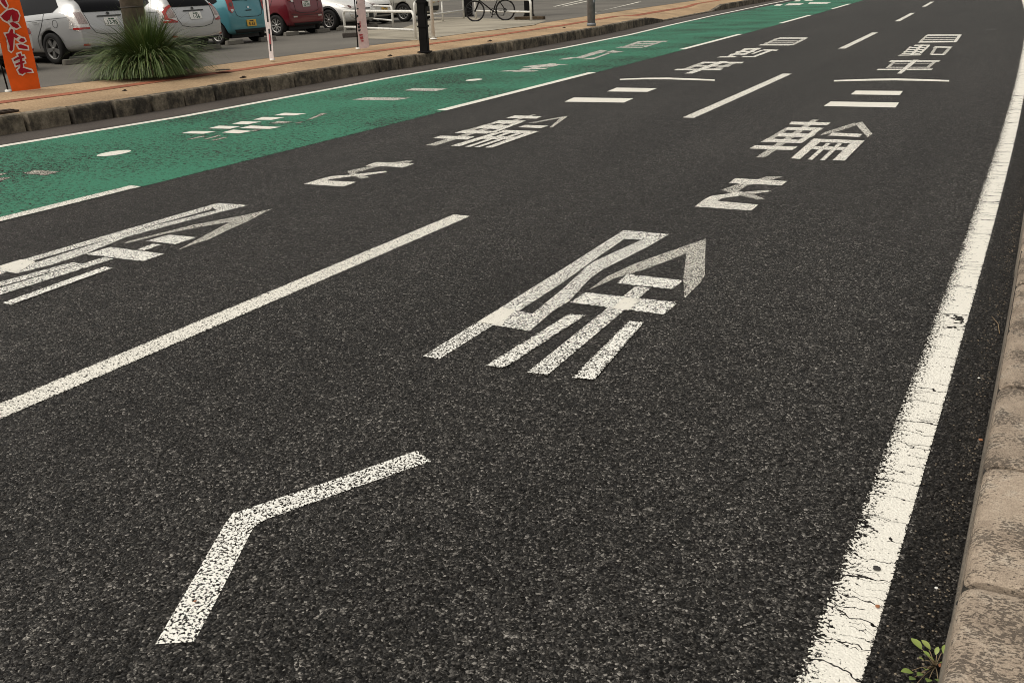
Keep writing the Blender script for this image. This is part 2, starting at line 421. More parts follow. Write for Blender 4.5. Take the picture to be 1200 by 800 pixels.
# ------------------------------------------------------------------ painted characters
def glyph(name, crop, strokes, mats, label=None, z0=.0015, mat_of=None, inset=.012):
    cx, cy, s = crop
    bm = bmesh.new(); lay = bm.verts.layers.float.new('edge')
    strokes = sorted(strokes, key=lambda q: {'F': 0, 'S': 2}.get(q[0], 1) if isinstance(q[0], str) else 1)
    for i, st in enumerate(strokes):
        mi = 0
        if st and st[0] == 'S': mi = 1; st = st[1:]
        elif st and st[0] == 'F': mi = 2; st = st[1:]
        z = z0+.0003*i
        vs = []
        for (x, y) in st:
            p = gp(cx+x/s, cy+y/s, 0.0); v = bm.verts.new((p.x, p.y, z)); v[lay] = 0.0; vs.append(v)
        f = bm.faces.new(vs); f.normal_update(); f.material_index = mi
        if f.normal.z < 0: f.normal_flip()
        if len(st) == 4 and inset:
            old = set(bm.verts)
            es = [e.calc_length() for e in f.edges]
            bmesh.ops.inset_individual(bm, faces=[f], thickness=min(inset, .22*min(es)), use_even_offset=True)
            for v in bm.verts:
                if v not in old: v[lay] = 1.0; v.co.z = z
        else:
            bmesh.ops.triangulate(bm, faces=[f])
            for v in vs: v[lay] = .8
    o = obj(name, bm, mats, road)
    if label: o['label'] = label
    return o
PX = (0, 0, 1.0)
PW = [M['paint_worn'], M['paint_good'], M['paint_thin']]; PM = [M['paint'], M['paint_good'], M['paint_thin']]; PG = [M['paint_good'], M['paint_good'], M['paint_thin']]; PF = [M['paint_faded'], M['paint_good'], M['paint_thin']]; PT = [M['paint_thin'], M['paint_good'], M['paint_thin']]
# right lane, from the kerb side outwards: ku, nozoku, o, wa, ni, bracket, sha, do, ji
glyph('painted_character', PX, [[(182,754.8),(227.5,752),(252,706.5),(297.5,617.3),(311.5,608.5),(400,577),(505,540.3),(488.3,528),(390,562.5),(273,601.5),(262.5,615.5),(225,681)]],
      PW, 'speckled white bent stroke of the last painted character')
glyph('painted_character', PX, [
    [(730.8,270),(660,315),(589,359),(495.8,417.5),(514.9,420.9),(577,382),(608,364.6),(660,331),(684,313.5),(732,280)],
    [(730.8,270),(784.2,274.7),(759,289.7),(707,315.8),(692,326),(684,314.5),(700,304.8),(752,281.4),(732,280.2)],
    [(690,312),(708,315.2),(692.8,325.3),(667.8,352.6),(648,365),(620.6,388.3),(577,381.5),(588,361.5),(606,364.6),(624,368),(635,359),(660,338.5),(684,316)],
    ['S',(589,360.5),(604,364),(588,382.5),(560,378)],
    ['F',(690.4,339.6),(711.7,324),(745,308.7),(805.6,287.3),(805.6,296.8),(768.8,311),(741.4,320.6),(723.6,325),(704.6,333.6)],
    ['F',(805.6,287.3),(827,280.2),(825.7,323),(821,331),(802,350),(800.8,326.5)],
    [(722.4,332.4),(734.3,321.3),(802,329),(787.8,339.6)],
    [(667.8,355),(685.6,342.7),(794.9,355),(778.3,369.3)],
    [(745,336),(762.8,338.4),(728.4,366.9),(641.7,440),(618,436.7),(708,364.5)],
    ['S',(732,349),(752,351.5),(737,364.5),(716,362)],
    [(666.7,368.3),(686.7,370),(591.7,431.7),(568.3,429.3)],
    [(736.7,376.7),(755,378.3),(696.7,446),(670,443.3)]],
    PW, 'large speckled white kanji in the lane beside the near kerb')
glyph('painted_character', (800,190,8.571), [
    [(120,450),(205,385),(350,393),(760,430),(690,490)],
    [(205,385),(280,345),(520,310),(600,300),(560,345),(400,365),(350,393)],
    ['F',(375,285),(540,228),(780,168),(850,145),(1000,150),(860,192),(640,240),(550,300)],
    [(465,212),(530,165),(1050,195),(990,240),(740,225),(620,225)],
    ['F',(440,300),(560,295),(690,318),(820,370),(760,382),(640,352)],
    ['F',(620,300),(860,280),(910,298),(690,325)]], PM, 'small white hiragana in the lane beside the near kerb')
glyph('painted_character', (870,130,7.5), [
    [(405,122),(430,97),(780,105),(745,130)], [(370,172),(395,145),(715,150),(685,178)], [(290,228),(320,195),(650,205),(610,235)],
    [(160,275),(215,246),(560,260),(520,290)], [(60,335),(110,305),(485,318),(440,350)],
    ['F',(610,78),(675,80),(205,412),(110,410)], ['F',(375,150),(435,150),(225,280),(160,275)], [(650,152),(715,150),(520,290),(455,285)],
    ['F',(680,220),(720,190),(990,105),(1000,130),(840,180),(750,205)], ['F',(985,115),(1055,95),(1145,205),(1100,240)],
    [(750,222),(790,195),(1055,207),(1030,235)], [(585,278),(625,248),(1075,265),(1045,292)], [(525,342),(560,312),(1000,325),(965,352)],
    [(420,422),(600,270),(690,275),(505,430)], [(570,432),(735,288),(778,290),(615,437)], [(680,438),(835,290),(880,292),(725,441)], [(790,440),(945,288),(1075,268),(900,445)]],
    PM, 'blocky white kanji ahead of the small hiragana, near-side lane')
glyph('painted_character', (960,30,6.667), [[(35,630),(90,595),(625,603),(595,642)], [(245,540),(285,510),(655,513),(630,545)]], PG, 'two white crossbars of a kanji in the near-side lane')
glyph('painted_bracket', (960,30,6.667), [[(115,428),(400,418),(600,415),(800,420),(1015,428),(1015,440),(800,434),(600,430),(400,432),(115,439)]], PG, 'long thin white arc across the near-side lane')
glyph('painted_character', (960,30,6.667), [[(540,287),(560,274),(950,274),(935,286)], [(445,351),(460,341),(890,339),(880,350)], ['F',(515,335),(565,288),(600,288),(545,335)], ['F',(825,333),(880,287),(915,287),(865,333)],
    ['F',(560,300),(567,295),(880,295),(873,300)], ['F',(535,332),(542,325),(850,325),(842,332)], [(735,270),(780,270),(645,378),(605,378)]], PM, 'white kanji just beyond the thin arc in the near-side lane')
glyph('painted_character', (960,30,6.667), [[(735,162),(750,152),(870,152),(860,162)], [(695,178),(705,171),(855,170),(845,178)], [(675,194),(685,187),(835,186),(825,194)], [(655,209),(665,203),(812,202),(802,209)], [(640,224),(650,217),(795,216),(785,224)], [(610,239),(630,231),(800,228),(790,236)],
    [(790,152),(822,152),(730,236),(700,236)], ['F',(705,165),(727,165),(665,226),(643,226)], [(845,160),(868,160),(800,222),(776,222)],
    [(885,176),(905,165),(1045,168),(1030,178)], ['F',(1005,175),(1040,172),(985,232),(950,232)], [(865,233),(880,224),(985,225),(975,234)], ['F',(895,175),(925,175),(890,228),(860,228)]], PM, 'dense white kanji second from the thin arc, near-side lane')
glyph('painted_character', (960,30,6.667), [[(770,136),(790,124),(1085,122),(1070,133)], [(825,83),(850,72),(1115,72),(1105,82)], ['F',(808,100),(820,92),(1102,92),(1092,99)], ['F',(790,117),(800,109),(1090,108),(1080,116)], ['F',(830,80),(855,78),(800,130),(772,130)], [(1085,78),(1115,75),(1075,130),(1045,130)]], PM, 'white barred kanji farthest from the thin arc, near-side lane')
# left lane
glyph('painted_character', PX, [
    [(255,238.2),(150,268.5),(35,302),(-40,324),(-90,342),(-75,346),(-10,326),(40,305.5),(142,276),(186,262.5),(246,246)],
    [(255,238.2),(291,240.8),(255,249.8),(150,277.5),(98,298.5),(59.5,310.8),(19,321),(5,317.8),(43.8,307.3),(140,276.6),(187.5,263),(253.5,246.8),(249,243)],
    ['S',(0,312),(24.5,304.6),(42,307),(19,321),(3,317)],
    ['F',(145,285.8),(150,282.8),(225,264),(276,254.3),(288,252),(277.5,258.8),(234,266.3),(195,273.8),(150,284.8)],
    ['F',(320,244.5),(288,252),(276,257),(240,276),(207,294),(225,287),(246,280.5),(267,270),(289.5,260),(307.5,250.5)],
    [(171,282.8),(198,275.3),(231.8,278.3),(205.5,286.8)],
    [(178.5,285.8),(190,287),(169.5,294),(160,293)],
    [(99.8,298.5),(129.5,289.8),(193.5,297.8),(168,306.8)],
    [(122,302),(133,304),(0,346),(-60,366),(-78,364),(0,338)],
    [(84,308),(95,309.5),(0,336.5),(-60,354),(-75,352),(0,331)],
    [(122.5,312.5),(132.5,314.6),(13,358),(2.6,355.4)]],
    PW, 'large stretched white kanji in the lane beside the green lane')
glyph('painted_character', (350,180,8), [[(40,288),(170,250),(545,268),(425,312)], [(170,250),(300,215),(500,200),(580,190),(620,205),(520,215),(300,242),(260,254)],
    ['F',(455,165),(720,110),(1000,68),(1075,70),(1040,85),(720,130),(600,165),(470,185)], [(625,118),(730,82),(1085,98),(975,135),(850,125)],
    ['F',(450,180),(540,180),(670,225),(580,240)], [(560,192),(820,165),(830,178),(600,212)]], PM, 'small white hiragana in the lane beside the green lane')
glyph('painted_character', (495,125,6.667), [[(650,92),(720,70),(935,78),(890,97)], [(530,132),(600,108),(810,112),(750,138)], [(410,170),(480,145),(690,150),(610,180)], [(250,208),(330,184),(580,195),(500,215)], [(80,250),(140,230),(410,237),(350,262)],
    ['F',(850,65),(895,63),(100,308),(20,302)], ['F',(600,110),(655,110),(330,210),(255,207)], [(760,114),(812,113),(580,202),(505,212)],
    ['F',(820,131),(1080,82),(1140,74),(1100,88),(870,131)], ['F',(1080,86),(1140,75),(1020,165),(990,165)], [(745,165),(805,145),(985,153),(930,172)],
    [(580,207),(640,185),(915,195),(860,216)], [(425,256),(480,232),(740,240),(680,262)],
    [(220,310),(560,207),(640,202),(290,315)], [(330,318),(655,207),(700,208),(375,320)], [(405,320),(745,208),(790,210),(450,322)], [(480,325),(830,202),(915,197),(545,326)]], PM, 'blocky white kanji in the lane beside the green lane')
glyph('painted_character', (600,0,4), [[(245,478),(290,458),(570,462),(525,482)], [(445,430),(490,412),(680,415),(635,432)]], PG, 'two white crossbars of a kanji beside the green lane')
glyph('painted_bracket', (600,0,4), [[(505,371),(620,366),(730,365),(850,369),(950,374),(950,380),(850,377),(730,373),(620,373),(505,376)]], PG, 'long thin white arc in the lane beside the green lane')
glyph('painted_character', (700,40,4.615), [[(410,197),(430,189),(682,188),(665,197)], [(550,159),(570,151),(795,152),(780,160)], ['F',(460,190),(550,157),(590,157),(500,190)], ['F',(620,190),(720,157),(760,157),(660,190)], [(505,177),(520,171),(725,172),(710,178)], [(665,148),(710,148),(515,215),(470,215)]], PM, 'white kanji just beyond the thin arc beside the green lane')
glyph('painted_character', (700,40,4.615), [[(645,128),(665,122),(760,120),(740,127)], [(690,126),(800,80),(832,80),(718,124)], [(770,116),(860,76),(890,76),(800,114)], [(780,86),(795,79),(890,76),(875,85)], [(740,101),(755,95),(860,92),(845,99)], [(710,114),(725,108),(820,105),(805,113)],
    [(885,91),(900,84),(980,86),(970,93)], [(775,127),(790,121),(865,121),(855,127)], [(925,90),(952,90),(860,124),(832,124)], [(885,88),(905,88),(850,108),(830,108)]], PM, 'dense white kanji second beyond the arc beside the green lane')
glyph('painted_character', (700,40,4.615), [[(868,63),(888,56),(1060,56),(1042,63)], [(968,27),(985,20),(1140,20),(1128,27)], ['F',(930,41),(942,36),(1112,36),(1102,41)], ['F',(898,52),(910,47),(1085,47),(1073,52)], ['F',(888,60),(965,24),(990,24),(910,60)], ['F',(1040,62),(1112,24),(1138,24),(1062,62)]], PM, 'white barred kanji farthest along the lane beside the green lane')
# green lane
def dot(px, py, r):
    c = gp(px, py); bm = bmesh.new(); lay = bm.verts.layers.float.new('edge')
    vs = []
    for k in range(24):
        a = 2*math.pi*k/24; v = bm.verts.new((c.x+r*.8*math.cos(a), c.y+r*1.15*math.sin(a), .0045)); v[lay] = .7; vs.append(v)
    bm.faces.new(vs); return obj('painted_dot', bm, M['paint_good'], road)
dot(133.8, 180, .17); dot(555.5, 94, .16)
ZG = .0045
glyph('painted_character', (350,60,5.714), [[(355,328),(450,311),(755,315),(640,333)], [(700,266),(770,249),(1000,254),(920,270)]], PT, 'two pale crossbars painted on the green lane', ZG)
glyph('painted_character', (200,120,6), [[(75,220),(150,204),(320,207),(230,224)], [(265,186),(340,167),(490,172),(420,189)], [(430,155),(500,136),(640,140),(540,158)], [(580,125),(650,106),(800,110),(710,127)], [(725,95),(800,77),(955,82),(870,96)],
    [(360,216),(440,196),(580,205),(480,223)], [(480,186),(560,167),(775,177),(700,191)]], PG, 'worn white kanji on the green lane past the first dot', ZG)
glyph('painted_character', (200,120,6), [[(690,152),(760,133),(860,140),(800,152)], [(870,147),(930,136),(925,146),(890,149)], [(945,132),(1060,78),(1105,80),(1000,118)], [(105,264),(230,238),(250,242),(135,266)], [(280,270),(380,246),(400,252),(300,274)], [(230,262),(340,232),(360,236),(255,264)], [(560,205),(610,192),(640,196),(590,210)]], PF, 'almost worn away strokes on the green lane', ZG)
glyph('painted_character', (0,170,6), [[(150,203),(250,177),(425,190),(320,217)], [(-80,222),(-20,198),(65,202),(0,218)], [(-60,262),(0,232),(85,230),(10,256)]], PF, 'faded white character before the first dot on the green lane', ZG)
glyph('painted_character', (560,40,5), [[(110,221),(190,213),(360,216),(330,222)], [(200,223),(420,174),(465,175),(250,223)], [(250,197),(310,186),(480,183),(440,193)], [(230,210),(280,201),(420,200),(390,208)], [(330,182),(460,178),(540,180),(430,186)]], PT, 'first worn white kanji past the second dot on the green lane', ZG)
glyph('painted_character', (560,40,5), [[(470,151),(540,137),(585,140),(520,151)], [(560,143),(720,94),(760,100),(610,145)], [(600,150),(690,138),(700,143),(670,151)], [(640,117),(700,101),(745,108),(690,120)], [(740,110),(790,97),(860,107),(800,112)], [(680,140),(760,112),(780,114),(700,142)]], PT, 'middle worn white kanji past the second dot on the green lane', ZG)
glyph('painted_character', (560,40,5), [[(805,82),(840,75),(990,77),(960,83)], [(940,50),(970,42),(1120,42),(1100,48)], [(900,60),(920,54),(1070,53),(1050,60)], [(860,71),(880,65),(1030,65),(1010,71)], [(840,78),(940,44),(975,44),(875,78)], [(960,80),(1070,44),(1095,44),(985,80)]], PT, 'farther barred white kanji past the second dot on the green lane', ZG)
glyph('painted_character', (880,0,6), [[(160,43),(185,31),(225,33),(205,43)], [(235,41),(265,27),(375,25),(345,38)], [(400,31),(415,17),(565,19),(535,29)], [(300,12),(330,-2),(360,-2),(340,12)], [(370,10),(400,-4),(460,-4),(430,8)]], PM, 'far-off white character at the end of the green lane', ZG)
# dark skid and spots on the far asphalt
for (px, py, w_, l_) in ((1115, 17, .13, .35), (1162, 35, .12, .3)):
    c = gp(px, py); bm = bmesh.new()
    bm.faces.new([bm.verts.new((c.x+w_*math.cos(a)*(1+.25*random.random()), c.y+l_*math.sin(a)*(1+.25*random.random()), .004)) for a in [k*math.pi/5 for k in range(10)]])
    obj('oil_spot', bm, M['gum'], road)

# ------------------------------------------------------------------ far side: gutter, kerb, sidewalk, lot
ZK, ZL = .235, .33
DIP0, DIP1, DIP2, DIP3 = 31.0, 33.0, 40.2, 42.0
def dip(y):
    if y < DIP0 or y > DIP3: return 1.0
    if y < DIP1: return 1-(y-DIP0)/(DIP1-DIP0)
    if y > DIP2: return (y-DIP2)/(DIP3-DIP2)
    return 0.0
tag(obj('gutter', strip_bm(KERB_L-.02, XW-.10, -6, 150, .004, .5, dcor=kcor), M['gutter']), 'brownish gutter strip between white line and stained kerb', kind='structure')
kerb = empty('kerb', (KERB_L, 0, 0)); tag(kerb, 'dark stained concrete kerb along the tan sidewalk', kind='structure')
def kerb_mesh(name, zt0, zt1, L=.592, wd=.17):
    bm = bmesh.new()
    prof = [(0, -.02), (.012, 1.0-.16), (.022, 1.0-.05), (.05, 1.0), (wd, 1.0), (wd, -.02)]
    rings = []
    for yy, zt in ((-L/2, zt0), (L/2, zt1)):
        rings.append([bm.verts.new((-x, yy, (z if z < 0 else zt*z))) for x, z in prof])
    n = len(prof)
    for k in range(n): bm.faces.new((rings[0][k], rings[0][(k+1) % n], rings[1][(k+1) % n], rings[1][k]))
    bm.faces.new(rings[0]); bm.faces.new(rings[1][::-1])
    bmesh.ops.recalc_face_normals(bm, faces=bm.faces)
    me = bpy.data.meshes.new(name); bm.to_mesh(me); bm.free(); me.materials.append(M['kerb_far']); return me
KM = {}
y = 7.34 - .63*8; ky = []
while y < 75: ky.append(y); y += .632
for y in ky:
    ym = y+.316
    a, b = round(.045+(ZK-.045)*dip(y), 3), round(.045+(ZK-.045)*dip(y+.632), 3)
    if (a, b) not in KM: KM[(a, b)] = kerb_mesh('kerb_block', a, b)
    o = bpy.data.objects.new('kerb_block', KM[(a, b)]); COL.objects.link(o)
    o.parent = kerb
    o.location = (kcor(ym)+lat(ym)+random.uniform(-.006, .006), ym, random.uniform(-.006, .004))
    t = tang(ym); o.rotation_euler = (0, 0, math.atan2(t.y, t.x)-math.pi/2)
KB = KERB_L-.172
SW = 2.05
def swz(d, y):
    u = (KB-d)/SW
    lo = .045+(ZK-.05)*dip(y) - .004
    return lo + (ZL-.002-lo)*min(1, max(0, u))**.8
sw = obj('sidewalk', strip_bm(KB, KB-SW-.06, -6, 110, 0, .5, zf=swz, dcor=kcor, attr=[(i/6, 1) for i in range(7)]), M['tan'])
tag(sw, 'tan paved sidewalk with a thin red stripe', kind='structure')
rs = obj('red_stripe', strip_bm(KB-.93, KB-1.17, -6, 110, 0, .5, zf=lambda d, y: swz(d, y)+.006, dcor=kcor), M['red_line'], sw)
LB = KB-SW
bm = bmesh.new()
prev = None
for y in yrange(-20, 300, 2.0):
    x0 = LB+kcor(max(y, 6.4))+lat(y); row = [bm.verts.new((x0, y, ZL)), bm.verts.new((-45, y, ZL)), bm.verts.new((-300, y, ZL))]
    if prev:
        for k in range(2): bm.faces.new((prev[k], row[k], row[k+1], prev[k+1]))
    prev = row
bm.normal_update()
for f in bm.faces:
    if f.normal.z < 0: f.normal_flip()
lot = obj('parking_lot', bm, M['lot']); tag(lot, 'grey asphalt parking lot behind the sidewalk', kind='structure')
def ground_poly(name, px, z, mat, parent=None):
    bm = bmesh.new(); vs = []
    for (x, y) in px:
        p = gp(x, y, ZL); vs.append(bm.verts.new((p.x, p.y, z)))
    f = bm.faces.new(vs); f.normal_update()
    if f.normal.z < 0: f.normal_flip()
    return obj(name, bm, mat, parent)
ground_poly('concrete_pad', [(432, 45.5), (488, 47.3), (552, 38.6), (592, 33.8), (626, 29.5), (640, 24.5), (606, 23.5), (546, 20.5), (508, 20.5), (470, 34), (425, 36)], ZL+.004, M['concrete_pad'], lot)
for pts in ([(648, 8.2), (651, 8.2), (700, -3), (697, -3)], [(658, 8.0), (661, 8.0), (712, -3), (709, -3)], [(687, 17.6), (692, 16.2), (752, 2.6), (748, 2.6)], [(690, 18), (694, 17), (700, 15), (696, 15.6)],
            [(92, 72), (108, 72), (104, 74.5), (90, 74.5)], [(300, 39.5), (316, 37.5), (318, 39.0), (300, 41)], [(335, 37.6), (356, 36.8), (358, 38.2), (336, 39.2)]):
    ground_poly('parking_line', pts, ZL+.008, M['lot_line'], lot)

# small fittings on the sidewalk
for (px, py, s_, wh) in ((146, 108, .035, 'in front of the ornamental grass'), (285, 92, .055, 'near the narrow rolled banner'), (457, 66.5, .06, 'beside the black square post'), (574, 49, .06, 'in front of the bicycle'), (661, 33.5, .06, 'near the round grey pole')):
    p = gp(px, py, .25); bm = bmesh.new()
    bm_box(bm, 0, 0, .010, s_*.9, s_*2.4, .02); bm_box(bm, 0, .01, .025, s_*.5, s_*1.2, .016)
    bmesh.ops.bevel(bm, geom=list(bm.edges), offset=.006, segments=1, affect='EDGES')
    o = obj('metal_stub', bm, M['rust'], loc=(p.x, p.y, .255)); o.rotation_euler[2] = random.uniform(-.3, .3)
    tag(o, 'small dark metal stub on the kerb edge '+wh, 'metal stub', 'metal stubs along the sidewalk edge')
p = gp(3, 131, .25); bm = bmesh.new(); bm_box(bm, 0, 0, .01, .26, .30, .022); bm_box(bm, .02, .02, .026, .12, .2, .012)
o = obj('drain_grate', bm, M['rust'], loc=(p.x, p.y, .24)); tag(o, 'flat rusty drain cover on the kerb edge in front of the orange flag', 'drain cover')
p = gp(261, 82.2, ZL); bm = bmesh.new(); bm_lathe(bm, [(.001, .008), (.13, .008), (.14, 0)], 20, 'Z')
o = obj('manhole_lid', bm, M['rust'], loc=(p.x, p.y, ZL)); tag(o, 'round dark lid set in the lot beside the ornamental grass', 'manhole lid')

# ------------------------------------------------------------------ near kerb (under the camera)
nk = empty('near_kerb', (0, 0, 0)); tag(nk, 'weathered beige concrete kerb beside the wide white line', kind='structure')
def near_block():
    bm = bmesh.new(); L = .619
    prof = [(-.052, -.02), (-.047, .06), (-.043, .066), (-.038, .132)]
    for k in range(6):
        a = math.pi - k*(math.pi/2)/5
        prof.append((.002+.040*math.cos(a), .134+.040*math.sin(a)))
    prof += [(.10, .178), (.17, .178), (.17, -.02)]
    ys = [-L/2, -L/2+.012, -L/2+.035] + [-L/2+.035+(L-.07)*k/6 for k in range(1, 6)] + [L/2-.035, L/2-.012, L/2]
    rings = []
    for i, yy in enumerate(ys):
        sh = .006 if i in (0, len(ys)-1) else (.001 if i in (1, len(ys)-2) else 0)
        rings.append([bm.verts.new((x+(sh if x < 0.03 else 0), yy, max(-.02, z-(sh if z > .05 else 0)))) for x, z in prof])
    n = len(prof)
    for a, b in zip(rings, rings[1:]):
        for k in range(n): bm.faces.new((a[k], a[(k+1) % n], b[(k+1) % n], b[k])).smooth = True
    bm.faces.new(rings[0]); bm.faces.new(rings[-1][::-1])
    bmesh.ops.recalc_face_normals(bm, faces=bm.faces)
    me = bpy.data.meshes.new('kerb_block'); bm.to_mesh(me); bm.free(); me.materials.append(M['kerb_near']); return me
NB = near_block()
y = 2.131-.634*7
def ncor(y): return float(np.interp(y, [0, 2.1, 2.8, 3.4, 4.0, 4.7, 6.7, 30], [0, 0, 0, .002, .0, .0, .0, 0]))
while y < 62:
    ym = y+.317
    o = bpy.data.objects.new('kerb_block', NB); COL.objects.link(o); o.parent = nk
    o.location = (lat(ym)+random.uniform(-.003, .003)+.014, ym, random.uniform(-.004, .004))
    t = tang(ym); o.rotation_euler = (random.uniform(-.006, .006), 0, math.atan2(t.y, t.x)-math.pi/2)
    y += .634
obj('joint_mortar', strip_bm(-.021, .165, -2, 62, .148, .5), M['mortar'], nk)
bm = strip_bm(.184, 2.6, -6, 150, .172, 1.0)
tag(obj('sidewalk_near', bm, M['tan']), 'tan sidewalk behind the near kerb', kind='structure')
p = gp(1125, 707, .09); bm = bmesh.new(); bm_lathe(bm, [(.001, -.001), (.0075, -.001), (.008, -.004)], 14, 'Z')
o = obj('drain_hole', bm, M['black'], nk, loc=(-.032, p.y, .094)); o.rotation_euler = (0, R(-62), 0)

# ------------------------------------------------------------------ small litter and weed on the road edge
def leafmesh(bm, lay, base, dirv, length, width, rv, up=Vector((0, 0, 1)), curl=.25):
    d = dirv.normalized(); s = d.cross(up).normalized(); nrm = s.cross(d)
    prof = [(0, .08), (.25, .75), (.5, 1.0), (.75, .8), (1.0, .08)]
    rows = []
    for t, w_ in prof:
        c = base + d*length*t + nrm*(curl*length*(t-t*t)) 
        row = [bm.verts.new(c - s*width*w_*.5 + nrm*width*.12*w_), bm.verts.new(c), bm.verts.new(c + s*width*w_*.5 + nrm*width*.12*w_)]
        for v in row: v[lay] = rv
        rows.append(row)
    for a, b in zip(rows, rows[1:]):
        for k in range(2): bm.faces.new((a[k], a[k+1], b[k+1], b[k])).smooth = True
wd = empty('weed', gp(1097, 783)); wd.location.z = .006
tag(wd, 'small light green weed sprouting at the foot of the near kerb', 'weed')
rw = random.Random(3)
base0 = gp(1096, 782)
targets = [(1074, 754, .034, .018), (1085, 755, .026, .015), (1063, 787, .028, .017), (1069, 795, .022, .014), (1098, 762, .02, .010), (1106, 760, .022, .009), (1086, 766, .02, .010), (1080, 772, .02, .011), (1092, 772, .018, .01), (1078, 790, .022, .013), (1088, 797, .024, .014), (1101, 776, .018, .01), (1072, 803, .026, .016), (1099, 797, .02, .012), (1085, 784, .02, .012)]
bms = bmesh.new()
for (px, py, L, wdt) in targets:
    hgt = rw.uniform(.012, .04)
    L *= 1.1; wdt *= 1.1; tip = gp(px, py, hgt); b0 = Vector((base0.x, base0.y, .004)); stem = b0.lerp(tip, .55) + Vector((0, 0, .006))
    dv = (tip-stem).normalized()
    if dv.length < .1: dv = Vector((-1, 0, .3))
    bm_tube(bms, [b0, stem, tip - dv*L*.5], [.0013, .001, .0008], 5)
    bm = bmesh.new(); lay = bm.verts.layers.float.new('rnd')
    dv = (dv + Vector((rw.uniform(-.3, .3), rw.uniform(-.3, .3), .15))).normalized()
    leafmesh(bm, lay, tip - dv*L*.5, dv, L, wdt, rw.random())
    me_o = obj('leaf', bm, M['weed'], wd); me_o.matrix_parent_inverse = Matrix.Translation(-wd.location)
so = obj('stem', bms, M['twig'], wd); so.matrix_parent_inverse = Matrix.Translation(-wd.location)
def litter(name, px, py, size, mat, label, cat, seed, flat=.35, z=.003):
    rr = random.Random(seed); p = gp(px, py); bm = bmesh.new()
    bmesh.ops.create_icosphere(bm, subdivisions=2, radius=1.0)
    for v in bm.verts:
        k = 1+rr.uniform(-.22, .22); v.co = Vector((v.co.x*size*k, v.co.y*size*k*1.25, v.co.z*size*flat*k))
    o = obj(name, bm, mat, loc=(p.x, p.y, z+size*flat*.6)); tag(o, label, cat); return o
litter('gum_spot', 1027, 667, .0105, M['gum'], 'dark flattened gum spot on the wide white line', 'gum spot', 1, .12, .005)
litter('leaf_scrap', 1028, 712, .006, M['leaf_brown'], 'tiny orange-brown leaf scrap at the edge of the white line', 'leaf', 2, .2, .006)
litter('paper_scrap', 1097, 690, .0042, M['scrap'], 'tiny white scrap on the asphalt beside the kerb', 'paper scrap', 3, .5)
litter('pebble', 1147, 444, .005, M['scrap'], 'small white pebble between the white line and the kerb', 'pebble', 4, .6)
litter('dead_leaf', 1149, 516, .007, M['leaf_brown'], 'small brown dead leaf lying against the near kerb', 'leaf', 5, .2)
litter('dead_leaf', 1103, 781, .007, M['leaf_brown'], 'small reddish brown leaf caught beside the weed', 'leaf', 8, .3)
litter('red_scrap', 229, 706, .004, M['leaf_brown'], 'tiny orange fleck on the bent white stroke', 'scrap', 6, .3, .006)
bm = bmesh.new(); a = gp(1162, 372); b = gp(1171, 392)
bm_tube(bm, [(a.x, a.y, .006), ((a.x+b.x)/2+.01, (a.y+b.y)/2, .012), (b.x, b.y, .006)], .0018, 5)
tag(obj('twig', bm, M['twig']), 'thin pale twig on the asphalt near the kerb', 'twig')

# ------------------------------------------------------------------ cars
PROTO = {}
def body_shell(st, wheels, wr, paint):
    """st: (x, zb, zbelt, zt, wb, wbelt, wt); returns mesh with arches cut"""
    bm = bmesh.new(); rings = []
    for (x, zb, zm, zt, wb, wm, wt) in st:
        half = [(wb*.80, zb), (wb*.97, zb+.05), (wm*.985, zb+(zm-zb)*.45), (wm, zb+(zm-zb)*.78), (wm*.985, zm), (wm+(wt-wm)*.55, zm+(zt-zm)*.55), (wt, zt-(zt-zm)*.12), (wt*.78, zt-.004), (wt*.35, zt)]
        ring = [bm.verts.new((x, -a, b)) for a, b in half] + [bm.verts.new((x, a, b)) for a, b in reversed(half)]
        rings.append(ring)
    n = len(rings[0])
    for a, b in zip(rings, rings[1:]):
        for k in range(n): bm.faces.new((a[k], b[k], b[(k+1) % n], a[(k+1) % n]))
    bm.faces.new(rings[0][::-1] if False else rings[0]); bm.faces.new(rings[-1][::-1])
    bmesh.ops.recalc_face_normals(bm, faces=bm.faces)
    for f in bm.faces: f.smooth = True
    me = bpy.data.meshes.new('body'); bm.to_mesh(me); bm.free()
    me.materials.append(paint); me.materials.append(M['black'])
    o = bpy.data.objects.new('tmp', me); COL.objects.link(o)
    ss = o.modifiers.new('s', 'SUBSURF'); ss.levels = 2; ss.render_levels = 2
    cut = bmesh.new()
    for (wx, wy) in wheels:
        for s_ in (-1, 1):
            mtx = Matrix.Translation((wx, s_*(wy+.02), wr)) @ Matrix.Rotation(math.pi/2, 4, 'X')
            bmesh.ops.create_cone(cut, cap_ends=True, segments=32, radius1=wr+.055, radius2=wr+.055, depth=.50, matrix=mtx)
    for f in cut.faces: f.material_index = 1
    cm = bpy.data.meshes.new('cut'); cut.to_mesh(cm); cut.free(); cm.materials.append(paint); cm.materials.append(M['black'])
    co = bpy.data.objects.new('tmpc', cm); COL.objects.link(co)
    bo = o.modifiers.new('b', 'BOOLEAN'); bo.operation = 'DIFFERENCE'; bo.object = co; bo.solver = 'EXACT'
    dg = bpy.context.evaluated_depsgraph_get(); dg.update()
    res = bpy.data.meshes.new_from_object(o.evaluated_get(dg))
    o.modifiers.remove(bo); dg.update()
    solid = bpy.data.meshes.new_from_object(o.evaluated_get(dg))
    bvh = BVHTree.FromPolygons([v.co for v in solid.vertices], [tuple(p.vertices) for p in solid.polygons])
    bpy.data.objects.remove(o); bpy.data.objects.remove(co)
    res.name = 'body'
    return res, bvh
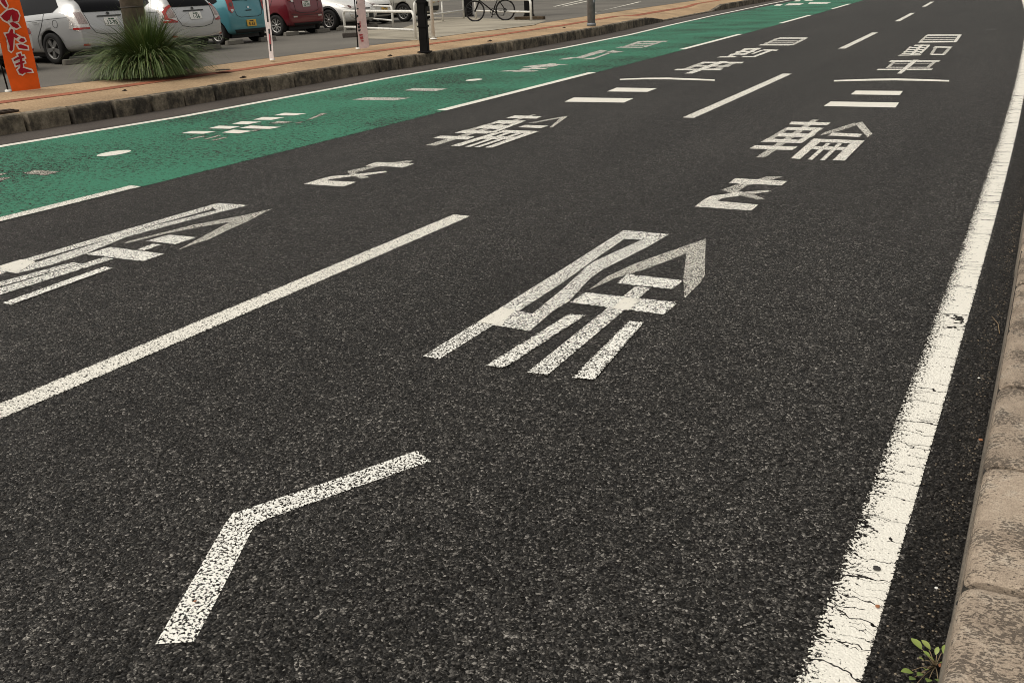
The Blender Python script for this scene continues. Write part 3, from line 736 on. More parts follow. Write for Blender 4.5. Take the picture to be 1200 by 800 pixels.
def drape(bvh, poly, axis, sign=1, off=.004, maxe=.06, far=6.0):
    """lay a polygon given in side (x,z) or end (y,z) view onto the body"""
    bm = bmesh.new()
    vs = [bm.verts.new((a, b, 0)) for a, b in poly]
    f = bm.faces.new(vs); bmesh.ops.triangulate(bm, faces=[f])
    for _ in range(6):
        es = [e for e in bm.edges if e.calc_length() > maxe]
        if not es: break
        bmesh.ops.subdivide_edges(bm, edges=es, cuts=1)
        bmesh.ops.triangulate(bm, faces=bm.faces)
    bad = []
    for v in bm.verts:
        a, b = v.co.x, v.co.y
        if axis == 'side': o_, d_ = Vector((a, sign*far, b)), Vector((0, -sign, 0))
        else: o_, d_ = Vector((sign*far, a, b)), Vector((-sign, 0, 0))
        hit, nrm, _, _ = bvh.ray_cast(o_, d_)
        if hit is None: bad.append(v); continue
        if nrm.dot(d_) > 0: nrm = -nrm
        v.co = hit + nrm*off - d_*off*.4
    bmesh.ops.delete(bm, geom=bad, context='VERTS')
    bmesh.ops.recalc_face_normals(bm, faces=bm.faces)
    fd = Vector((0, sign, 0)) if axis == 'side' else Vector((sign, 0, 0))
    if sum((f.normal.dot(fd) for f in bm.faces)) < 0: bmesh.ops.reverse_faces(bm, faces=bm.faces)
    for f in bm.faces: f.smooth = True
    return bm
def rect(a0, a1, b0, b1, r=.0, n=3):
    if r <= 0: return [(a0, b0), (a1, b0), (a1, b1), (a0, b1)]
    out = []
    for cx, cy, s in ((a1-r, b0+r, -90), (a1-r, b1-r, 0), (a0+r, b1-r, 90), (a0+r, b0+r, 180)):
        for k in range(n+1):
            t = R(s+90*k/n); out.append((cx+r*math.cos(t), cy+r*math.sin(t)))
    return out
def circ(cx, cy, r, n=14, rx=None): return [(cx+(rx or r)*math.cos(2*math.pi*k/n), cy+r*math.sin(2*math.pi*k/n)) for k in range(n)]
def line2(pts, w):
    """thin ribbon polygon along a 2-D polyline"""
    P = [Vector((*p, 0)) for p in pts]; L, Rr = [], []
    for i, p in enumerate(P):
        t = (P[min(i+1, len(P)-1)]-P[max(i-1, 0)]).normalized(); n_ = Vector((-t.y, t.x, 0))*w/2
        L.append((p+n_)[:2]); Rr.append((p-n_)[:2])
    return L + Rr[::-1]
def make_wheel(style, r, wdt=.19):
    key = ('w', style, r)
    if key in PROTO: return PROTO[key]
    rim = r*.66
    bt = bmesh.new()
    bm_lathe(bt, [(rim, -wdt*.42), (rim+.02, -wdt*.5), (r*.93, -wdt*.5), (r*.985, -wdt*.42), (r, -wdt*.25), (r, wdt*.25), (r*.985, wdt*.42), (r*.93, wdt*.5), (rim+.02, wdt*.5), (rim, wdt*.42)], 32, 'Y', closed=True)
    bmesh.ops.recalc_face_normals(bt, faces=bt.faces)
    mt = bpy.data.meshes.new('tyre'); bt.to_mesh(mt); bt.free(); mt.materials.append(M['rubber'])
    br = bmesh.new()   # outer face at -Y
    bm_lathe(br, [(rim*1.01, -wdt*.46), (rim*.93, -wdt*.44), (rim*.90, -wdt*.2), (rim*.88, wdt*.4)], 32, 'Y')
    bm_lathe(br, [(rim*.89, wdt*.05), (.001, wdt*.05)], 24, 'Y', mi=1)
    bm_lathe(br, [(.001, -wdt*.45), (rim*.17, -wdt*.45), (rim*.21, -wdt*.36), (rim*.22, 0)], 16, 'Y')
    ns = {'five': 5, 'ten': 9, 'steel': 8}[style]
    for k in range(ns):
        a = 2*math.pi*k/ns+.3
        w0, w1 = {'five': (.15, .24), 'ten': (.07, .085), 'steel': (.12, .16)}[style]
        rot = Matrix.Rotation(a, 4, 'Y')
        vs = []
        for rr, ww, yy in ((rim*.12, w0*rim*2/2, -.40), (rim*.95, w1*rim*2/2, -.42)):
            for sx in (-1, 1):
                for dy in (0, .18):
                    vs.append(br.verts.new(rot @ Vector((rr, wdt*(yy+dy), sx*ww))))
        for q_ in ((0, 2, 6, 4), (1, 5, 7, 3), (0, 4, 5, 1), (2, 3, 7, 6)): br.faces.new([vs[i] for i in q_])
    bmesh.ops.recalc_face_normals(br, faces=br.faces)
    mr = bpy.data.meshes.new('rim'); br.to_mesh(mr); br.free()
    mr.materials.append(M['darkalloy'] if style == 'five' else M['alloy']); mr.materials.append(M['black'])
    PROTO[key] = (mt, mr); return PROTO[key]
def add_wheels(root, wheels, r, style):
    mt, mr = make_wheel(style, r)
    for (wx, wy) in wheels:
        for s_ in (-1, 1):
            tw = bpy.data.objects.new('tyre', mt); COL.objects.link(tw)
            w_ = empty('wheel', (wx, s_*(wy-.095), r)); w_.parent = root; w_.rotation_euler = (0, random.uniform(0, 2), 0 if s_ < 0 else math.pi)
            tw.parent = w_
            rr = bpy.data.objects.new('rim', mr); COL.objects.link(rr); rr.parent = w_
def text_mesh(s, size, mat):
    cu = bpy.data.curves.new('digits', 'FONT'); cu.body = s; cu.size = size; cu.align_x = 'CENTER'; cu.align_y = 'CENTER'; cu.resolution_u = 2
    cu.offset = size*.018
    o = bpy.data.objects.new('tmpt', cu); COL.objects.link(o)
    dg = bpy.context.evaluated_depsgraph_get(); dg.update()
    me = bpy.data.meshes.new_from_object(o.evaluated_get(dg)); bpy.data.objects.remove(o)
    me.materials.clear(); me.materials.append(mat); me.name = 'digits'
    return me
def plate(root, bvh, sign, yc, zc, digits, yellow=False, tilt=0.0):
    hit, nrm, _, _ = bvh.ray_cast(Vector((sign*6, yc, zc)), Vector((-sign, 0, 0)))
    x = hit.x
    bm = bmesh.new(); bm_box(bm, 0, 0, 0, .012, .33, .165); bmesh.ops.bevel(bm, geom=list(bm.edges), offset=.003, segments=1, affect='EDGES')
    o = obj('number_plate', bm, M['plate_yellow' if yellow else 'plate_white'], root, loc=(x+sign*.018, yc, zc)); o.rotation_euler = (0, -sign*tilt, 0)
    me = text_mesh(digits, .115, M['ink_black' if yellow else 'ink_green'])
    d = bpy.data.objects.new('digits', me); COL.objects.link(d); d.parent = o
    d.location = (sign*.0085, 0, -.025); d.rotation_euler = (R(90), 0, R(90) if sign > 0 else R(-90))
    bm = bmesh.new()
    for (a, b, w_) in ((-.045, .05, .05), (.03, .05, .08)): bm_box(bm, sign*.0075, a, b, .002, w_, .026)
    obj('small_print', bm, M['ink_black' if yellow else 'ink_green'], o)
ST_PRIUS = [(-3.52,.32,.48,.62,.50,.56,.42), (-3.38,.23,.58,.74,.70,.76,.6), (-2.95,.2,.70,.88,.80,.85,.68), (-2.4,.2,.80,1.00,.83,.87,.68), (-1.8,.2,.87,1.30,.84,.872,.60), (-1.0,.2,.92,1.47,.845,.872,.57), (-.3,.2,.96,1.44,.845,.872,.57),
            (.25,.21,1.0,1.34,.84,.86,.57), (.56,.24,.99,1.24,.83,.835,.58), (.70,.26,.95,1.13,.82,.81,.60), (.80,.27,.86,.99,.80,.79,.62), (.88,.28,.74,.86,.78,.77,.64), (.94,.31,.64,.70,.70,.71,.62)]
ST_KEI = [(-2.98,.32,.5,.68,.46,.52,.42), (-2.85,.23,.62,.82,.62,.66,.55), (-2.4,.2,.76,.95,.70,.725,.6), (-2.0,.2,.85,1.08,.715,.735,.58), (-1.4,.2,.91,1.44,.715,.737,.56), (-.6,.2,.94,1.50,.715,.737,.56), (.05,.2,.97,1.47,.715,.735,.56),
          (.30,.22,.97,1.40,.71,.72,.58), (.40,.24,.92,1.22,.70,.705,.60), (.46,.26,.80,.98,.68,.69,.60), (.51,.32,.58,.66,.60,.64,.56)]
def scaled(st, sx, sy, sz): return [(x*sx, zb*(.5+.5*sz), zm*sz, zt*sz, wb*sy, wm*sy, wt*sy) for (x, zb, zm, zt, wb, wm, wt) in st]
def car(kind, paint, loc, flip, label, digits, style, wr, detail):
    root = empty('car', loc, math.pi if flip else 0.0); tag(root, label, 'car')
    st, wheels, _ = kind
    me, bvh = body_shell(st, wheels, wr, M[paint])
    smooth(me)
    obj('body', me, (), root)
    bmu = bmesh.new(); xs = [q[0] for q in wheels]; wy = wheels[0][1]
    bm_box(bmu, (max(xs)+min(xs))/2, 0, .215, max(xs)-min(xs)+.55, (wy-.24)*2, .15); obj('underbody', bmu, M['black'], root)
    add_wheels(root, wheels, wr, style)
    def part(name, poly, axis, sign, mat, off=.004, parent=None):
        o = obj(name, drape(bvh, poly, axis, sign, off), M[mat], parent or root); return o
    detail(root, part, bvh)
    return root
def mirror(poly): return [(-a, b) for a, b in poly]
PRIUS_W = [(0, .862), (-2.70, .862)]
def prius_rear(lamps, digits, garnish=True):
    def f(root, part, bvh):
        for s in (-1, 1):
            part('side_window', [(-2.05,.93), (-1.62,1.28), (-1.12,1.385), (-1.12,.955)], 'side', s, 'glass')
            part('side_window', [(-1.06,.958), (-1.06,1.39), (-.45,1.375), (.10,1.265), (.30,1.12), (.18,1.02)], 'side', s, 'glass')
            dd = part('door_seam', line2([(-1.09,.28), (-1.09,.94)], .012), 'side', s, 'seam', .003)
            part('door_seam', line2([(-.10,1.0), (-.12,.90), (-.22,.74), (-.42,.52), (-.46,.30)], .014), 'side', s, 'seam', .003)
            part('door_handle', rect(-.46, -.26, .815, .845, .012), 'side', s, 'chrome', .02)
            part('door_handle', rect(-1.50, -1.30, .80, .83, .012), 'side', s, 'chrome', .02)
            if s < 0:
                part('fuel_door', line2(circ(.24, .80, .075, 20)+[circ(.24, .80, .075, 20)[0]], .009), 'side', s, 'seam', .003)
            part('body_crease', line2([(-2.3,.80), (-.6,.86), (.3,.905), (.66,.92)], .008), 'side', s, 'seam', .002)
            # tail lamp wraps round the corner
            c = part('tail_lamp', [(.52,1.02), (.60,1.03), (.80,.66), (.90,.62), (.74,.70), (.60,.93)], 'side', s, lamps[0], .007)
            q = [(.58*s,1.06), (.80*s,1.07), (.82*s,.70), (.70*s,.66), (.55*s,.70)]
            l = part('tail_lamp', q, 'end', 1, lamps[0], .008)
            part('lamp_reflector', [(.60*s,1.0), (.73*s,1.0), (.75*s,.78), (.58*s,.78)], 'end', 1, lamps[1], .012, l)
            part('lamp_reflector', rect(min(.56*s, .80*s), max(.56*s, .80*s), .675, .715), 'end', 1, 'lens_red', .013, l)
            if len(lamps) > 2: part('lamp_reflector', line2([(.57*s,1.03), (.68*s,.98), (.76*s,.90), (.77*s,.76), (.62*s,.70)], .045), 'end', 1, 'lens_red', .015, l)
            part('rear_reflector', rect(min(.62*s, .74*s), max(.62*s, .74*s), .36, .40), 'end', 1, 'lens_red', .006)
        part('rear_window', [(-.50,1.235), (.50,1.235), (.57,1.00), (-.57,1.00)], 'end', 1, 'glass', .007)
        part('spoiler', [(-.56,1.275), (.56,1.275), (.56,1.245), (-.56,1.245)], 'end', 1, 'silver' if lamps[0] != 'lens_red' else 'white', .03)
        part('tailgate_seam', line2([(-.56,.99), (-.54,.74), (-.44,.60), (-.2,.555), (.2,.555), (.44,.60), (.54,.74), (.56,.99)], .012), 'end', 1, 'seam', .004)
        if garnish:
            part('garnish', rect(-.30, .30, .895, .92, .01), 'end', 1, 'seam', .012)
        part('emblem', circ(0, .955, .028, 14, .038), 'end', 1, 'ink_black', .014)
        part('bumper_trim', line2([(-.66,.40), (-.3,.345), (.3,.345), (.66,.40)], .03), 'end', 1, 'chrome', .010)
        part('bumper_lower', [(-.62,.33), (.62,.33), (.55,.29), (-.55,.29)], 'end', 1, 'black', .01)
        plate(root, bvh, 1, 0, .80, digits, tilt=.30)
    return f
def no_x(): pass
kp = (ST_PRIUS, PRIUS_W, 0)
car(kp, 'white', (-18.30, 10.80, ZL), False, 'white hatchback mostly hidden behind the orange flag', '25 06', 'five', .315, prius_rear(('lens_red', 'lens_clear'), '25-06'))
car(kp, 'silver', (-18.32, 13.42, ZL), False, 'silver hatchback parked behind the ornamental grass with clear tail lamps', '13-95', 'five', .315, prius_rear(('lens_clear', 'lens_mid'), '13-95'))
car(kp, 'silver', (-18.42, 15.78, ZL), False, 'silver hatchback with red-edged tail lamps beside the teal car', '1-56', 'five', .315, prius_rear(('lens_clear', 'lens_mid', 'outline'), '1-56'))
KEI_W = [(0, .73), (-2.45, .73)]
def kei_rear(digits, yellow=True):
    def f(root, part, bvh):
        for s in (-1, 1):
            part('side_window', [(-1.95,.95), (-1.45,1.36), (-.92,1.40), (-.92,.98)], 'side', s, 'glass')
            part('side_window', [(-.86,.98), (-.86,1.40), (-.05,1.37), (.12,1.05), (.0,1.0)], 'side', s, 'glass')
            part('door_seam', line2([(-.89,.26), (-.89,.96)], .012), 'side', s, 'seam', .003)
            part('door_seam', line2([(-.05,1.0), (-.10,.85), (-.34,.62), (-.40,.26)], .012), 'side', s, 'seam', .003)
            part('door_handle', rect(-.35, -.18, .84, .87, .012), 'side', s, 'teal', .02)
            l = part('tail_lamp', [(.50*s,1.16), (.64*s,1.18), (.67*s,.84), (.60*s,.76), (.49*s,.84)], 'end', 1, 'lens_red', .016)
            part('lamp_reflector', circ(.575*s, .97, .05), 'end', 1, 'lens_dark', .021, l)
            part('lamp_reflector', [(.53*s,.86), (.62*s,.86), (.60*s,.79), (.53*s,.82)], 'end', 1, 'lens_clear', .021, l)
        part('rear_window', [(-.44,1.36), (.44,1.36), (.49,1.06), (-.49,1.06)], 'end', 1, 'glass', .008)
        part('wiper', line2([(-.02,1.045), (.10,1.10), (.40,1.12)], .022), 'end', 1, 'black', .018)
        part('tailgate_seam', line2([(-.48,.82), (-.44,.70), (-.30,.655), (.30,.655), (.44,.70), (.48,.82)], .014), 'end', 1, 'seam', .004)
        part('tailgate_handle', rect(-.10, .10, .80, .825, .01), 'end', 1, 'seam', .012)
        part('emblem', circ(0, .885, .022, 12, .034), 'end', 1, 'chrome', .012)
        part('bumper_lower', [(-.58,.36), (.58,.36), (.50,.27), (-.50,.27)], 'end', 1, 'black', .01)
        plate(root, bvh, 1, .02, .50, digits, yellow, tilt=.1)
    return f
car((ST_KEI, KEI_W, 0), 'teal', (-19.16, 18.62, ZL), False, 'small teal hatchback with a yellow number plate', '8', 'ten', .275, kei_rear('8-63'))
ST_RED = scaled(ST_KEI, 1.08, 1.14, 1.02); RED_W = [(0, .83), (-2.62, .83)]
def red_rear(root, part, bvh):
    for s in (-1, 1):
        part('side_window', [(-2.1,.97), (-1.55,1.38), (-1.0,1.43), (-1.0,1.0)], 'side', s, 'glass')
        part('side_window', [(-.93,1.0), (-.93,1.43), (-.05,1.38), (.12,1.07), (.0,1.02)], 'side', s, 'glass')
        part('door_seam', line2([(-.96,.26), (-.96,.98)], .012), 'side', s, 'seam', .003)
        part('door_seam', line2([(-.05,1.0), (-.12,.85), (-.36,.62), (-.42,.26)], .012), 'side', s, 'seam', .003)
        part('door_handle', rect(-.38, -.2, .86, .89, .012), 'side', s, 'chrome', .02)
        l = part('tail_lamp', [(.52*s,1.20), (.70*s,1.22), (.73*s,.98), (.56*s,.93)], 'end', 1, 'lens_red', .016)
        part('lamp_reflector', rect(min(.54*s, .64*s), max(.54*s, .64*s), .93, 1.0), 'end', 1, 'lens_clear', .02, l)
        part('rear_reflector', rect(min(.46*s, .62*s), max(.46*s, .62*s), .50, .54), 'end', 1, 'lens_clear', .01)
    part('rear_window', [(-.5,1.40), (.5,1.40), (.55,1.10), (-.55,1.10)], 'end', 1, 'glass', .008)
    part('tailgate_seam', line2([(-.52,.95), (-.50,.68), (-.3,.62), (.3,.62), (.5,.68), (.52,.95)], .014), 'end', 1, 'seam', .004)
    part('bumper_crease', line2([(-.66,.58), (-.3,.55), (.3,.55), (.66,.58)], .014), 'end', 1, 'seam', .005)
    part('bumper_lower', [(-.62,.34), (.62,.34), (.54,.27), (-.54,.27)], 'end', 1, 'black', .01)
    plate(root, bvh, 1, 0, .86, '52-10', tilt=.05)
car((ST_RED, RED_W, 0), 'red', (-20.45, 22.25, ZL), False, 'dark red hatchback parked beside the teal car', '52', 'ten', .295, red_rear)
def aqua_front(dig, yellow=False, wide=1.0):
    def f(root, part, bvh):
        xf = -1
        for s in (-1, 1):
            part('side_window', [(-2.0,.93), (-1.6,1.26), (-1.1,1.37), (-1.1,.955)], 'side', s, 'glass')
            part('side_window', [(-1.05,.958), (-1.05,1.37), (-.45,1.36), (.05,1.2), (.1,1.0)], 'side', s, 'glass')
            part('door_seam', line2([(-1.08,.28), (-1.08,.94)], .012), 'side', s, 'seam', .003)
            part('arch_trim', line2([(-2.70+.40*math.cos(a), .315+.40*math.sin(a)) for a in [R(10*k) for k in range(0, 19)]], .05), 'side', s, 'black', .006)
            l = part('headlamp', [(.36*s*wide,.66), (.60*s*wide,.74), (.74*s*wide,.80), (.745*s*wide,.70), (.58*s*wide,.62)], 'end', -1, 'lens_clear', .010)
            part('lamp_reflector', circ(.58*s*wide, .69, .04), 'end', -1, 'lens_dark', .016, l)
            part('fog_lamp', circ(.58*s*wide, .42, .045), 'end', -1, 'lens_clear', .012)
            part('bumper_trim', line2([(.70*s*wide,.60), (.62*s*wide,.40), (.48*s*wide,.33)], .02), 'end', -1, 'chrome', .010)
        part('windscreen', [(-.54,1.22), (.54,1.22), (.66,.98), (-.66,.98)], 'end', -1, 'glass', .008)
        part('grille', [(-.42,.50), (.42,.50), (.46,.34), (-.46,.34)], 'end', -1, 'black', .010)
        part('upper_grille', rect(-.30, .30, .605, .635, .01), 'end', -1, 'black', .010)
        part('emblem', circ(0, .64, .03, 14, .042), 'end', -1, 'chrome', .016)
        plate(root, bvh, -1, 0, .44 if not yellow else .47, dig, yellow)
    return f
car((ST_PRIUS, PRIUS_W, 0), 'white', (-23.20, 24.72, ZL), True, 'white hatchback with headlamps facing the road beside the red car', '77', 'ten', .315, aqua_front('77-21'))
def kei_front(root, part, bvh):
    for s in (-1, 1):
        part('side_window', [(-1.95,.95), (-1.45,1.36), (-.92,1.40), (-.92,.98)], 'side', s, 'glass')
        part('side_window', [(-.86,.98), (-.86,1.40), (-.05,1.37), (.12,1.05), (.0,1.0)], 'side', s, 'glass')
        l = part('headlamp', [(.34*s,.66), (.62*s,.76), (.66*s,.64), (.56*s,.56), (.36*s,.58)], 'end', -1, 'lens_clear', .012)
        part('lamp_reflector', circ(.52*s, .655, .04), 'end', -1, 'lens_dark', .018, l)
        part('fog_lamp', circ(.50*s, .40, .04), 'end', -1, 'lens_clear', .012)
    part('windscreen', [(-.5,1.36), (.5,1.36), (.58,1.03), (-.58,1.03)], 'end', -1, 'glass', .008)
    part('grille', [(-.30,.66), (.30,.66), (.30,.58), (-.30,.58)], 'end', -1, 'black', .010)
    part('lower_grille', [(-.42,.40), (.42,.40), (.40,.32), (-.40,.32)], 'end', -1, 'black', .010)
    plate(root, bvh, -1, 0, .49, '41-07', True)
car((ST_KEI, KEI_W, 0), 'white', (-24.2, 27.75, ZL), True, 'small white car with a yellow plate behind the white barriers', '41', 'ten', .275, kei_front)
ST_VAN = [(-2.98,.34,.62,.9,.50,.6,.5), (-2.85,.25,.78,1.1,.68,.72,.62), (-2.4,.22,.95,1.55,.735,.75,.64), (-1.8,.22,1.05,1.86,.735,.75,.66), (-.6,.22,1.08,1.9,.735,.75,.66), (.3,.22,1.08,1.88,.735,.75,.66), (.55,.24,1.05,1.8,.73,.74,.66), (.63,.28,.9,1.4,.71,.72,.66), (.67,.34,.62,.8,.64,.68,.62)]
def van_parts(root, part, bvh):
    for s in (-1, 1):
        part('side_window', [(-2.3,1.12), (-2.0,1.6), (-1.35,1.68), (-1.35,1.12)], 'side', s, 'glass')
        part('side_window', [(-1.25,1.12), (-1.25,1.68), (.35,1.66), (.4,1.12)], 'side', s, 'glass')
        part('door_seam', line2([(-1.3,.3), (-1.3,1.7)], .014), 'side', s, 'seam', .003)
        part('door_seam', line2([(-.40,.3), (-.40,1.7)], .014), 'side', s, 'seam', .003)
        part('tail_lamp', rect(min(.60*s, .70*s), max(.60*s, .70*s), .62, 1.0, .02), 'end', 1, 'lens_red', .012)
    part('rear_window', [(-.55,1.62), (.55,1.62), (.6,1.15), (-.6,1.15)], 'end', 1, 'glass', .008)
    part('bumper', [(-.66,.50), (.66,.50), (.62,.34), (-.62,.34)], 'end', 1, 'black', .012)
    plate(root, bvh, 1, .2, .70, '30-18', True)
car((ST_VAN, [(0, .74), (-2.42, .74)], 0), 'beige', (-21.35, 29.75, ZL), False, 'tall pale van whose rear wheel shows beside the black pole', '30', 'ten', .32, van_parts)
# wheel stops
bm = bmesh.new()
for f_ in (1,):
    vs = bm_box(bm, 0, 0, .055, .13, .58, .11)
    for v in vs:
        if v.co.z > .05: v.co.x *= .7; v.co.y *= .96
    bmesh.ops.bevel(bm, geom=list(bm.edges), offset=.012, segments=1, affect='EDGES')
WS = bpy.data.meshes.new('wheel_stop'); bm.to_mesh(WS); bm.free(); WS.materials.append(M['stop'])
for (xc, yc, tr, who) in ((-17.85, 10.8, .72, 'white hatchback'), (-17.86, 13.42, .72, 'first silver hatchback'), (-17.95, 15.78, .72, 'second silver hatchback'), (-18.72, 18.62, .6, 'teal car'), (-20.0, 22.25, .7, 'dark red car'), (-20.05, 24.72, .72, 'white car beside the red one')):
    for s in (-1, 1):
        o = bpy.data.objects.new('wheel_stop', WS); COL.objects.link(o); o.location = (xc, yc+s*tr, ZL); o.rotation_euler[2] = random.uniform(-.04, .04)
        tag(o, 'grey concrete wheel stop by the '+('left' if s*(1 if 'beside' not in who else -1) < 0 else 'right')+' wheel of the '+who, 'wheel stop', 'wheel stops in the parking lot')

# ------------------------------------------------------------------ street furniture
def upright(name, px, py, zb, h, build, label, cat):
    p = gp(px, py, zb); root = empty(name, (p.x, p.y, zb)); tag(root, label, cat); build(root, h); return root
def b_black(root, h):
    bm = bmesh.new(); bm_box(bm, 0, 0, h/2, .17, .17, h); bmesh.ops.bevel(bm, geom=list(bm.edges), offset=.012, segments=2, affect='EDGES'); obj('shaft', bm, M['black_steel'], root)
    bm = bmesh.new(); bm_box(bm, 0, 0, .012, .26, .26, .024); obj('base_plate', bm, M['black_steel'], root)
    for z in (.52, 1.0):
        bm = bmesh.new(); bm_box(bm, 0, 0, z, .20, .20, .035); obj('band', bm, M['black_steel'], root)
    bm = bmesh.new(); bm_box(bm, .10, .05, .95, .05, .04, .09); obj('bracket', bm, M['black_steel'], root)
o = upright('black_post', 498, 61.5, .245, 4.5, b_black, 'black square steel post standing at the edge of the sidewalk', 'post'); o.rotation_euler[2] = .35
def b_grey(root, h):
    bm = bmesh.new(); bm_tube(bm, [(0, 0, 0), (0, 0, h)], [.115, .09], 18); obj('shaft', bm, M['galv'], root)
    bm = bmesh.new(); bm_lathe(bm, [(.12, .0), (.135, .0), (.135, .06), (.118, .08)], 18, 'Z'); obj('base_collar', bm, M['galv'], root)
    bm = bmesh.new(); bm_box(bm, .11, -.03, .75, .02, .10, .22); obj('hatch', bm, M['galv'], root)
upright('lamp_pole', 693, 30.5, .25, 7.0, b_grey, 'round galvanised grey pole on the sidewalk near the driveway', 'pole')
def b_util(root, h):
    bm = bmesh.new(); bm_tube(bm, [(0, 0, 0), (0, 0, h)], [.195, .14], 22); obj('shaft', bm, M['pole_concrete'], root)
    for z in (1.08, 1.62):
        bm = bmesh.new(); bm_lathe(bm, [(.196, z), (.200, z), (.200, z+.02), (.196, z+.02)], 22, 'Z'); obj('steel_band', bm, M['band'], root)
p = gp(158, 90, ZL); up_ = empty('utility_pole', (-13.89, 11.17, ZL)); tag(up_, 'brown-grey concrete pole rising behind the ornamental grass', 'pole'); b_util(up_, 9.0)
def u_rail(name, a, b, h, zl, label, mid=None, r=.036, mids=()):
    """white pipe barrier between ground points a and b"""
    a = Vector((a[0], a[1], 0)); b = Vector((b[0], b[1], 0)); d = (b-a); L = d.length; d.normalize(); c = .14
    root = empty(name, (a.x, a.y, ZL)); tag(root, label, 'barrier', 'white pipe barriers by the parking lot')
    pts = [(0, 0, 0), (0, 0, h-c)]
    for k in range(1, 6):
        t = k/5*math.pi/2; q = d*(c*(1-math.cos(t))); pts.append((q.x, q.y, h-c+c*math.sin(t)))
    for k in range(0, 6):
        t = k/5*math.pi/2; q = d*(L-c+c*math.sin(t)); pts.append((q.x, q.y, h-c+c*math.cos(t)))
    q = d*L; pts.append((q.x, q.y, 0))
    bm = bmesh.new(); bm_tube(bm, pts, r, 10); obj('hoop', bm, M['white_pipe'], root)
    bm = bmesh.new(); s0 = d*.02; s1 = d*(L-.02); bm_tube(bm, [(s0.x, s0.y, zl), (s1.x, s1.y, zl)], r*.8, 8); obj('cross_bar', bm, M['white_pipe'], root)
    for m_ in mids:
        q = d*(L*m_); bm = bmesh.new(); bm_tube(bm, [(q.x, q.y, 0), (q.x, q.y, h-.01)], r*.9, 8); obj('post', bm, M['white_pipe'], root)
    return root
g_ = lambda x, y: tuple(gp(x, y, ZL)[:2])
u_rail('pipe_barrier', g_(405, 41), g_(487, 46), .64, .21, 'white hoop barrier in front of the small white car, dark block at its end')
u_rail('pipe_barrier', g_(427, 28.5), g_(461, 33), .64, .22, 'white hoop barrier half hidden behind another, beside the small white car')
u_rail('pipe_barrier', g_(487, 31), tuple(Vector(g_(487, 31))+(Vector(g_(519, 25.6))-Vector(g_(487, 31)))*1.9), .72, .28, 'white hoop barrier running behind the black post', mids=(.53,))
u_rail('pipe_barrier', g_(558, 22.5), g_(622.5, 25), .66, .28, 'white hoop barrier with the bicycle leaning on it', r=.04)
p = gp(508, 46, ZL); bm = bmesh.new(); bm_tube(bm, [(0, 0, 0), (0, 0, 2.4)], .042, 12); 
root = empty('white_post', (p.x, p.y, ZL)); tag(root, 'slim white round post beside the black square post', 'post'); obj('shaft', bm, M['white_pipe'], root)
bm = bmesh.new(); bm_lathe(bm, [(.001, .02), (.08, .02), (.09, 0)], 14, 'Z'); obj('base_flange', bm, M['white_pipe'], root)
p = gp(411, 44, ZL); bm = bmesh.new(); bm_box(bm, 0, 0, .06, .42, .16, .12); bmesh.ops.bevel(bm, geom=list(bm.edges), offset=.015, segments=1, affect='EDGES')
o = obj('kerb_stone', bm, M['gutter'], loc=(p.x, p.y, ZL)); o.rotation_euler[2] = R(32); tag(o, 'dark low block at the foot of the white barrier', 'block')
for px, lab in ((549, 'black square pillar beside the bicycle front wheel'), (620, 'black square pillar on a timber beam beside the barrier end')):
    p = gp(px, 19.6, ZL); root = empty('black_pillar', (p.x, p.y, ZL), .5); tag(root, lab, 'pillar', 'black pillars by the bicycle')
    bm = bmesh.new(); bm_box(bm, 0, 0, 1.6, .34, .34, 3.2); bmesh.ops.bevel(bm, geom=list(bm.edges), offset=.015, segments=1, affect='EDGES'); obj('shaft', bm, M['black_steel'], root)
    bm = bmesh.new(); bm_box(bm, 0, 0, .03, .40, .40, .06); obj('plinth', bm, M['black_steel'], root)
pa, pb = gp(604, 23.5, ZL), gp(638, 23.0, ZL); bm = bmesh.new(); d = pb-pa
bm_box(bm, 0, 0, .05, d.length, .14, .10); bmesh.ops.bevel(bm, geom=list(bm.edges), offset=.012, segments=1, affect='EDGES')
o = obj('timber_beam', bm, M['wood'], loc=((pa.x+pb.x)/2, (pa.y+pb.y)/2, ZL)); o.rotation_euler[2] = math.atan2(d.y, d.x); tag(o, 'low brown timber beam at the foot of a black pillar', 'beam')

